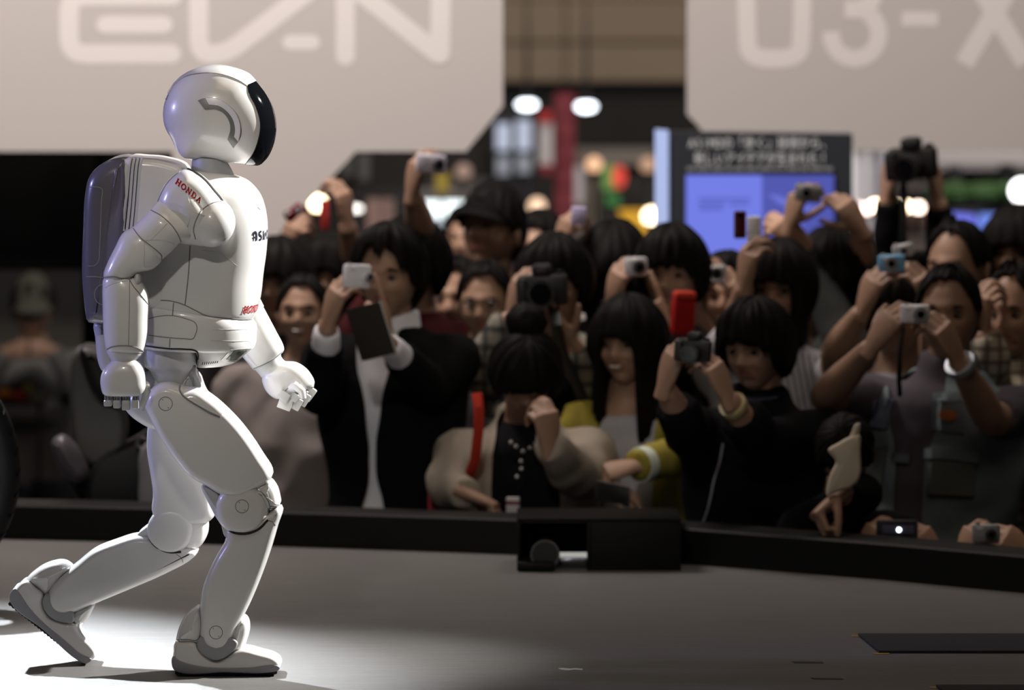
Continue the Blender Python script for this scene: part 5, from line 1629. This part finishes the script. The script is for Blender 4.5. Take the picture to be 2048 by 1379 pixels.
k.part('pages', rbox(.098, .0065, .1365, .001, (.006, 0, -.001)), plain((.42, .40, .37), .8))
k = Kit('belt_buckle', 'x', 'x', frame_at(0, 0, 3)) if False else None
mesh_obj('belt', *tube_geo([su['tp'](0, 0, .565), su['tp'](0, 0, .595)], [(.186, .134), (.186, .134)], 28, side=su['lat']), plain((.03, .022, .018), .4), su['root'])

# --- smiling visitor in taupe, next to the robot's fist
person('smiling short-haired visitor in a taupe jacket beside the black-suited man', (607, 628), 3.75, yaw=8, pitch=-6, hs=.86, hair='crop', smile=1, tone=.72, lean=(-.10, -.12), wide=1.0,
    layers=[shirt((.20, .175, .165), 'jacket', sleeve=1.0, fold=.014)])
person('dark-haired visitor half hidden behind the robot chest', (556, 566), 4.35, yaw=14, hair='bangs', tone=.62, layers=[shirt((.03, .028, .03), 'top')])
tw = person('long-haired visitor with both hands up behind the smiling one', (662, 552), 5.0, yaw=10, hair='long', tone=.62, layers=[shirt((.045, .03, .03), 'top', sleeve=.6)],
    arms=[dict(side='R', hand=(583, 456, -.25), pose='pinch', axis=(.2, -.2, .9), elbow=(585, 590, -.1)), dict(side='L', hand=(688, 392, -.2), pose='grip', axis=(-.1, -.1, 1), elbow=(715, 540, -.05))])
compact('dark red camera tilted over the crowd beside the robot chest', 588, 425, 4.65, (.20, .01, .012), w=.06, h=.034, roll=-40, lx=.014, lr=.009)
phone('bright red phone held upright above the long-haired visitor', 650, 430, 4.7, (.42, .035, .03), w=.026, h=.085, lens=False)

# --- raised arm with a white camera
ra = person('visitor in dark red stretching one arm up behind the suited man', (824, 526), 4.05, yaw=25, hair='bowl', tone=.6, layers=[shirt((.06, .012, .014), 'sweater', sleeve=.5)],
    arms=[dict(side='R', hand=(832, 333, -.15), pose='grip', axis=(.15, -.1, 1), elbow=(842, 455, -.05))])
compact('pale lilac camera held high against the dark booth', 862, 327, 3.84, (.86, .82, .96), w=.082, h=.052, roll=6, yaw=-10, lx=.018, lr=.015, lens_rgb=(.10, .09, .11))

# --- two faces left of the camera man
person('man partly hidden behind the man in glasses', (908, 596), 4.6, yaw=8, hair='crop', tone=.80, hs=.98, layers=[shirt((.11, .105, .10), 'jacket')])
gm = person('man in dark glasses with short black hair behind the bun', (972, 606), 3.65, yaw=10, pitch=2, hair='crop', hs=.92, tone=.76, glasses=True, layers=[shirt((.05, .05, .052), 'jacket', collar=True)])
person('man in a dark baseball cap looking up over the crowd', (986, 462), 5.0, yaw=32, pitch=-12, hair='short', tone=.55, hs=1.05, cap=(.014, .013, .013), layers=[shirt((.02, .02, .022), 'jacket')])
person('visitor in a white shirt glimpsed between the cap and the light box', (936, 476), 7.0, yaw=20, hair='short', tone=.8, hs=.85, bs=.9, layers=[shirt((.42, .40, .39), 'shirt')])
person('visitor in a pale shirt peeking out beside the cap', (1082, 492), 6.0, yaw=20, hair='short', tone=.85, hs=.88, layers=[shirt((.36, .33, .31), 'shirt')])

# --- photographer with the black SLR and khaki jacket
jm = person('man in khaki plaid jacket looking through a black camera', (1112, 566), 3.25, yaw=8, pitch=2, hair='bowl', tone=.74, byaw=0,
    layers=[shirt((.02, .02, .022), 'shirt', sleeve=0), dict(name='jacket', mat=checked('khaki_plaid', (.27, .25, .21), (.03, .03, .035), 22), sleeve=.95, off=.02, fold=.012, open=[(0, .06), (.2, .05), (.5, .05)])],
    arms=[dict(side='R', hand=(1038, 572, -.20), pose='grip', elbow=(958, 745, -.12), axis=(.2, -.2, .9)),
          dict(side='L', hand=(1108, 642, -.26), pose='soft', elbow=(1180, 760, -.1), axis=(-.5, -.3, .6), palm=(0, .2, 1))])
sl_ = slr('black SLR camera held to the eye by the man in khaki', 1086, 580, 2.98, yaw=4, roll=-3, s=.95, lens_len=.05)
MBs = MB()
MBs.tube([P(1106, 600, 2.98), P(1112, 650, 2.9), P(1122, 700, 2.95), P(1150, 760, 2.98), P(1168, 800, 3.0)], [(.014, .002)] * 5, 8); MBs.build('strap', BLACKP, sl_.root)

# --- woman with the bun
bw = person('woman in a beige jacket with hair bun looking down', (1052, 744), 2.62, yaw=-4, pitch=38, hair='bowl', bun=True, tone=.62, hs=.90, byaw=0, wide=.98, neck_fwd=.12,
    layers=[shirt((.012, .012, .013), 'top', sleeve=0), dict(name='jacket', mat=cloth((.30, .255, .205), .25, 5), sleeve=1.0, off=.020, fold=.012, open=[(0, .075), (.1, .085), (.3, .085), (.5, .06), (.62, .09)], collar=True)],
    arms=[dict(side='R', hand=(988, 1010, -.12), pose='grip', elbow=(890, 966, .05), axis=(.9, -.15, -.35), palm=(-.3, -.1, -1)),
          dict(side='L', hand=(1094, 832, -.22), pose='pinch', elbow=(1158, 960, -.02), axis=(-.05, -.15, 1), palm=(-.5, .8, 0))])
m = MB(); m.tube([P(1104, 812, 2.44), P(1094, 868, 2.47)], [(.016, .006), (.016, .006)], 10)
k = Kit('mobile_phone', 'dark phone in the bun woman\'s raised hand', 'phone', frame_at(1088, 838, 2.52, 40, 0, -8)); k.part('body', rbox(.044, .013, .09, .004), plain((.03, .028, .03), .3)); k.part('screen', rbox(.036, .002, .05, .0005, (0, -.007, .014)), GLASS)
k = Kit('phone_tag', 'white and green tag below the bun woman\'s phone hand', 'tag', frame_at(1088, 874, 2.50, 10, 0, 6)); k.part('card', rbox(.040, .004, .022, .001), plain((.62, .62, .60), .5)); k.part('stripe', rbox(.018, .0045, .013, .0005, (.010, -.0004, 0)), plain((.10, .30, .09), .5))
k = Kit('card_case', 'white card case with dark red band on the kerb', 'card case', frame_at(1026, 1014, 2.56, 10, 0, 0)); k.part('case', rbox(.034, .012, .052, .003), plain((.50, .48, .47), .4)); k.part('band', rbox(.0345, .0125, .010, .001, (0, -.0002, .012)), plain((.16, .02, .04), .4))
neck = MB()
for i, (x, y_) in enumerate(((1022, 884), (1032, 892), (1046, 902), (1042, 922), (1043, 937), (1034, 953), (1060, 895), (1070, 886))): neck.sphere(P(x, y_, 2.57), .0055, 10, 6)
neck.build('necklace', plain((.55, .55, .56), .25, .6), bw['root'])
rb = Kit('shoulder_bag', 'red shoulder bag at the bun woman\'s hip', 'bag', frame_at(905, 1010, 2.78))
rb.part('pouch', MB().box((-.005, .0, -.03), (.115, .07, .18), None, .022), cloth((.24, .025, .04)))
m = MB(); m.tube([P(954, 786, 2.60), P(958, 815, 2.57), P(957, 860, 2.57), P(950, 920, 2.60), P(925, 985, 2.70)], [(.013, .003)] * 5, 8); rb.part('strap', MB().add([rb.fr.inverted() @ p for p in m.v], m.f), cloth((.40, .035, .02)))

# --- behind: hair only, and the man with a silver camera
person('visitor with black bobbed hair turned towards the yellow sign', (1224, 536), 4.2, yaw=-150, byaw=0, hair='bob', tone=.7, detail=False, layers=[shirt((.03, .03, .035), 'top', sleeve=.6)],
    arms=[dict(side='R', hand=(1134, 446, -.10), pose='pinch', axis=(.25, -.15, .95), elbow=(1128, 590, -.02))])
phone('pale lilac phone held up next to the red tower sign', 1157, 432, 4.05, (.62, .56, .86), w=.042, h=.052, lens=False, roll=4)
nm = person('man with bowl-cut hair aiming a small white camera', (1345, 545), 3.55, yaw=12, pitch=2, hair='bowl', tone=.78, layers=[shirt((.035, .034, .036), 'jacket')],
    arms=[dict(side='R', hand=(1236, 552, -.26), pose='grip', elbow=(1218, 680, -.16), axis=(.2, -.25, .95)), dict(side='L', hand=(1308, 612, -.28), pose='point', elbow=(1380, 740, -.1), axis=(-.3, 0, .9), palm=(-.5, .85, 0))])
compact('white camera beside the bowl-cut man\'s face', 1272, 533, 3.25, (.90, .90, .94), w=.060, h=.050, lx=.006, lr=.017, lens_rgb=(.06, .06, .07), yaw=-6)
rp = Kit('red_pouch', 'bright red soft pouch held up in the crowd', 'pouch', frame_at(1366, 622, 3.16, -12, 0, 3))
rp.part('pouch', MB().box((0, 0, -.012), (.062, .05, .105), None, .016), cloth((.30, .012, .012))); rp.part('flap', MB().box((0, -.006, .042), (.058, .052, .022), None, .010), cloth((.50, .05, .03)))
om = person('visitor covering his face with a silver camera', (1456, 590), 3.85, yaw=10, hair='tousled', tone=.82, hs=.9, layers=[shirt((.03, .03, .03), 'top', sleeve=.55)],
    arms=[dict(side='R', hand=(1398, 552, -.26), pose='grip', elbow=(1410, 690, -.16), axis=(.2, -.2, .95)), dict(side='L', hand=(1470, 570, -.24), pose='grip', elbow=(1500, 700, -.1), axis=(-.2, -.2, .95))])
compact('shiny silver camera with a black lens in front of a face', 1430, 546, 3.56, (.88, .89, .93), w=.058, h=.046, lx=.004, lr=.016, lens_rgb=(.05, .05, .06), metal=.6)

# --- long-haired girl
lg = person('long-haired girl with bangs in a yellow-green cardigan', (1258, 684), 2.94, yaw=24, pitch=2, hair='long', tone=.74, hs=.96, byaw=6, wide=.78, smile=1,
    layers=[shirt((.42, .42, .45), 'camisole', sleeve=0, top=.05), dict(name='cardigan', mat=cloth((.30, .25, .045), .25), sleeve=1.0, off=.021, open=[(0, .07), (.1, .075), (.3, .065), (.62, .085)])],
    arms=[dict(side='L', hand=(1214, 942, -.32), pose='grip', scale=.85, elbow=(1378, 905, -.16), axis=(-.95, -.2, -.15), palm=(0, .5, -.8)),
          dict(side='R', hand=(1215, 975, -.30), pose='soft', elbow=(1188, 930, -.02), axis=(.8, -.3, -.2), palm=(0, .5, -.8))])
band_on(lg, 'L', 'wristband', plain((.62, .68, .58), .6), t=.86, r=.046, wdt=.030)
k = Kit('folded_leaflet', 'folded leaflet under the long-haired girl\'s hands', 'leaflet', frame_at(1225, 985, 2.46, 20, 30, 12)); k.part('cover', rbox(.09, .004, .06, .001), plain((.08, .08, .085), .5)); k.part('pages', rbox(.086, .006, .056, .001, (.003, .001, -.002)), plain((.3, .3, .3), .7))

# --- boy in the black zip jacket
qb = person('boy in a black zip jacket holding up a black camera', (1514, 694), 2.42, yaw=28, pitch=6, hair='bowl', tone=.74, hs=.95, byaw=14,
    layers=[dict(name='zip_jacket', mat=cloth((.010, .010, .0115), .15), sleeve=.80, off=.022, collar=True, fold=.010)],
    arms=[dict(side='R', hand=(1345, 716, -.34), pose='grip', elbow=(1375, 860, -.22), axis=(.25, -.2, .95)), dict(side='L', hand=(1432, 738, -.36), pose='grip', elbow=(1520, 880, -.22), axis=(-.35, -.15, .9))])
slr('small black camera in the boy\'s two hands', 1388, 700, 2.04, yaw=14, roll=4, s=.62, lens_len=.05)
seam([(1446, 886), (1440, 920), (1428, 960), (1420, 1000), (1412, 1030), (1398, 1062)], bvh(qb['g']['zip_jacket']), qb['root'], plain((.34, .34, .38), .4), .0032, name='zipper')
band_on(qb, 'L', 'wristwatch', plain((.45, .38, .20), .35), t=.8, r=.036, wdt=.020)
seam([(1490, 796), (1510, 798), (1535, 797), (1555, 794)], bvh(qb['g']['zip_jacket']), qb['root'], plain((.05, .05, .09), .6), .004, name='collar_piping')

# --- girl in glasses and white shirt behind him
rg = person('black-haired visitor in glasses and white striped shirt behind the boy', (1556, 578), 3.32, yaw=12, hair='bob', tone=.66, glasses=True, layers=[shirt((.40, .39, .42), 'striped_shirt', sleeve=.6, fold=.016)],
    arms=[dict(side='R', hand=(1496, 512, -.25), pose='grip', elbow=(1470, 660, -.12), axis=(.1, -.2, 1))])
for x0 in range(0, 7):
    seam([(1552 + x0 * 13, 690 + x0 * 4), (1562 + x0 * 13, 760), (1578 + x0 * 12, 830)], bvh(rg['g']['striped_shirt']), rg['g']['striped_shirt'], cloth((.16, .15, .17)), .0035, name='stripe')
phone('dark red phone held up in front of the blue screen', 1480, 449, 3.08, (.10, .008, .010), w=.032, h=.072)
phone('white phone held up beside a dark red phone', 1508, 462, 3.10, (.92, .91, .94), w=.036, h=.078, yaw=8, lens=False)
sg = person('small visitor looking up past the white shirt', (1640, 606), 4.4, yaw=40, pitch=-8, hair='bob', tone=.95, hs=.84, layers=[shirt((.05, .055, .05), 'plaid_shirt', sleeve=.45)],
    arms=[dict(side='L', hand=(1560, 450, -.22), pose='pinch', elbow=(1700, 596, -.05), axis=(-.55, -.1, .8), palm=(-.6, .8, 0))])
band_on(sg, 'L', 'bracelet', plain((.08, .03, .02), .5), t=.82, r=.031, wdt=.008)
tm = person('visitor with raised arms aiming a silver camera at the blue screen side', (1664, 552), 4.05, yaw=170, hair='tousled', tone=.7, detail=False, layers=[shirt((.035, .037, .035), 'jacket', sleeve=.55)],
    arms=[dict(side='R', hand=(1694, 412, -.10), pose='grip', elbow=(1722, 520, -.02), axis=(-.5, -.1, .8), palm=(-.6, .8, 0)), dict(side='L', hand=(1592, 398, -.12), pose='grip', elbow=(1600, 500, -.04), axis=(.2, -.2, .95), palm=(.8, .6, 0))])
compact('silver compact camera raised against the blue screen', 1616, 386, 3.88, (.30, .30, .30), w=.075, h=.046, lx=-.006, lr=.020, lens_rgb=(.22, .22, .22), roll=8)

# --- raised SLR
hu = person('visitor in black raising a camera high overhead', (1846, 592), 5.0, yaw=10, hair='short', tone=.7, layers=[shirt(BLACKC, 'jacket', sleeve=.93)],
    arms=[dict(side='R', hand=(1782, 336, -.15), pose='grip', elbow=(1782, 500, -.08), axis=(.15, -.15, 1)), dict(side='L', hand=(1868, 344, -.15), pose='grip', elbow=(1886, 500, -.08), axis=(-.15, -.15, 1))])
ks = slr('black SLR camera lifted high over everyone\'s heads', 1826, 326, 4.80, yaw=18, roll=-3, s=1.05, lens_len=.06, pitch=6)
m = MB(); m.tube([P(1806, 352, 4.80), P(1808, 420, 4.78), P(1804, 500, 4.80)], [(.010, .002)] * 3, 8); m.build('strap', BLACKP, ks.root)

# --- man with the blue camera
vm = person('visitor with face hidden below a light blue camera', (1800, 622), 3.25, yaw=12, hair='bowl', tone=.72, hs=.95, layers=[shirt((.40, .40, .42), 'tshirt', sleeve=.35, top=.012)],
    arms=[dict(side='R', hand=(1745, 566, -.28), pose='grip', elbow=(1672, 700, -.18), axis=(.3, -.2, .9)), dict(side='L', hand=(1845, 560, -.28), pose='grip', elbow=(1870, 720, -.1), axis=(-.25, -.2, .9))])
compact('light blue camera with a chrome lens', 1783, 526, 2.92, (.26, .58, .92), w=.070, h=.044, lx=-.002, lr=.018)
compact('silver camera just behind the light blue one', 1806, 500, 3.02, (.70, .71, .76), w=.055, h=.034, roll=-10, lr=.011, lx=.0)
# --- receding man
person('man with receding cropped hair behind the vest photographer', (1918, 532), 3.75, yaw=30, pitch=4, hair='receding', tone=.72, hs=1.02, layers=[shirt((.02, .02, .022), 'jacket')])
# --- vest photographer
xm = person('photographer in a grey-green utility vest with a watch', (1898, 628), 2.60, yaw=12, pitch=-2, hair='crop', tone=.62, hs=1.0, bs=1.06, byaw=4, wide=1.08, lean=(-.04, .02),
    layers=[shirt((.105, .092, .11), 'polo_shirt', sleeve=.42, collar=True), dict(name='vest', mat=cloth((.17, .21, .225), .3, 8), sleeve=0, off=.026, open=[(0, .07), (.1, .06), (.2, .036), (.5, .032), (.62, .05)], shift=-.075, fold=.012, bot=.62)],
    arms=[dict(side='R', hand=(1778, 642, -.34), pose='grip', elbow=(1652, 792, -.14), axis=(.5, -.2, .8)), dict(side='L', hand=(1890, 664, -.32), pose='grip', elbow=(1982, 838, -.16), axis=(-.4, -.2, .85))])
compact('silver compact camera with extended lens held by the vest photographer', 1830, 627, 2.23, (.84, .83, .88), w=.074, h=.046, lx=.012, lr=.018)
tv = bvh(xm['g']['vest'], xm['g']['polo_shirt'])
vmat, vmat2 = cloth((.16, .195, .215)), cloth((.12, .135, .13))
def pocket(pts_a, pts_b, mat, nm='pocket', off=.008): return patch(pts_a, pts_b, tv, nm, mat, xm['root'], off=off, nu=5, nv=8, thick=.006)
pocket([(1866, 798), (1928, 796)], [(1862, 858), (1928, 866)], vmat)
pocket([(1866, 790), (1930, 788)], [(1866, 806), (1930, 804)], vmat, 'pocket_flap', .012)
pocket([(1852, 908), (1952, 915)], [(1844, 985), (1945, 990)], vmat2)
pocket([(1850, 896), (1955, 902)], [(1850, 916), (1955, 924)], vmat, 'pocket_flap', .013)
pocket([(1745, 800), (1790, 798)], [(1742, 852), (1775, 858)], cloth((.14, .16, .23)))
pocket([(1738, 895), (1775, 890)], [(1730, 975), (1765, 985)], vmat2)
patch([(1876, 828), (1886, 821), (1898, 820), (1908, 823), (1913, 829)], [(1876, 830), (1886, 838), (1898, 839), (1908, 836), (1913, 831)], tv, 'badge', plain((.50, .16, .03), .6), xm['root'], off=.016)
patch([(1788, 905), (1822, 908)], [(1786, 922), (1820, 926)], tv, 'chest_strap', vmat, xm['root'], off=.014)
band_on(xm, 'L', 'wristwatch', plain((.42, .45, .50), .35, .4), t=.90, r=.040, wdt=.020)
m = MB(); m.tube([P(1806, 655, 2.24), P(1800, 700, 2.23), P(1798, 760, 2.26), P(1800, 792, 2.30)], [(.006, .0015)] * 4, 8); m.build('neck_strap', BLACKP, xm['root'])
# --- far right
ym = person('man with high forehead in a cream checked shirt', (2040, 622), 2.9, yaw=34, pitch=4, hair='receding', tone=.88, hs=1.0, bs=1.02,
    layers=[dict(name='checked_shirt', mat=checked('cream_check', (.48, .43, .34), (.12, .10, .08), 30), sleeve=.9, collar=True, fold=.012)], arms=[dict(side='R', hand=(1962, 600, -.15), pose='pinch', elbow=(1985, 720, -.12), axis=(-.1, -.2, 1))])
person('visitor in dark clothes with long black hair at the hall\'s blue light', (2032, 506), 4.5, yaw=18, hair='bob', tone=.58, layers=[shirt(NEAR_BLACK, 'top')])
# --- crouching figure with tote
cr = person('dark-clothed visitor bending low over the kerb beside a cream tote', (1690, 900), 2.06, wide=.72, yaw=10, pitch=60, hair='short', tone=.62, hs=.80, neck_fwd=.1, layers=[shirt(BLACKC, 'jacket', sleeve=.95)],
    arms=[dict(side='R', hand=(1632, 1028, -.22), pose='fist', elbow=(1728, 985, -.02), axis=(-.7, -.3, -.5), palm=(.2, -.3, -1))])
tb_ = thing('tote_bag', 'cream cloth tote bag hanging in the crowd', 'bag', P(1684, 985, 1.83))
pillow('bag', [(1700,872),(1719,868),(1721,900),(1718,958),(1700,975),(1672,984),(1654,992),(1660,948),(1671,922),(1656,899),(1678,884)], 1.83, .014, .010, cloth((.52, .46, .36), .25, 8), tb_)
pillow('handle', [(1698,878),(1704,862),(1710,848),(1720,846),(1719,862),(1714,878)], 1.835, .008, .004, cloth((.5, .45, .36)), tb_)
# --- kneeling visitors: only their hands show over the kerb
kn1 = person('visitor crouching behind the kerb with a lit phone', (1812, 1240), 1.98, yaw=4, hair='short', tone=.95, layers=[shirt((.02, .02, .02), 'top', sleeve=.7)], legs=False, floor_z=HALL_Z,
    arms=[dict(side='R', hand=(1748, 1062, -.06), pose='pinch', axis=(.35, -.1, .9), elbow=(1700, 1190, 0)), dict(side='L', hand=(1848, 1070, -.06), pose='pinch', axis=(-.45, -.1, .85), elbow=(1900, 1190, 0))])
k = Kit('mobile_phone', 'dark phone with a bright light held just above the kerb', 'phone', frame_at(1794, 1058, 1.89)); k.part('body', rbox(.100, .016, .046, .005), plain((.03, .03, .04), .3)); k.part('camera_strip', rbox(.075, .002, .020, .001, (.002, -.008, 0)), plain((.11, .11, .18), .3)); k.part('light', MB().cyl((.004, -.0095, 0), (0, -1, 0), .0055, .003, 16), glow((.8, .92, 1.0), 6))
kn2 = person('visitor crouching behind the kerb with a grey camera', (2010, 1250), 1.74, yaw=6, hair='short', tone=.95, layers=[shirt((.02, .02, .02), 'top', sleeve=.7)], legs=False,
    arms=[dict(side='L', hand=(2016, 1074, -.06), pose='pinch', axis=(-.7, -.1, .6), elbow=(2110, 1150, 0)), dict(side='R', hand=(1944, 1066, -.02), pose='pinch', axis=(.3, 0, .95), elbow=(1900, 1200, 0))])
compact('grey compact camera with wide dark lens just above the kerb', 1972, 1066, 1.62, (.36, .37, .38), w=.066, h=.044, lx=.010, lr=.013, lens_rgb=(.04, .04, .04))
# --- far seated visitor at the left
person('seated visitor with grey cap far behind the big tyre', (66, 618), 10.5, yaw=-5, pitch=10, hair='short', cap=(.07, .07, .055), tone=.5, layers=[shirt((.10, .10, .097), 'jacket')], floor_z=HALL_Z,
    arms=[dict(side='R', hand=(48, 698, -.3), pose='fist', axis=(.6, -.2, .1)), dict(side='L', hand=(66, 696, -.3), pose='fist', axis=(-.6, -.2, .1))])
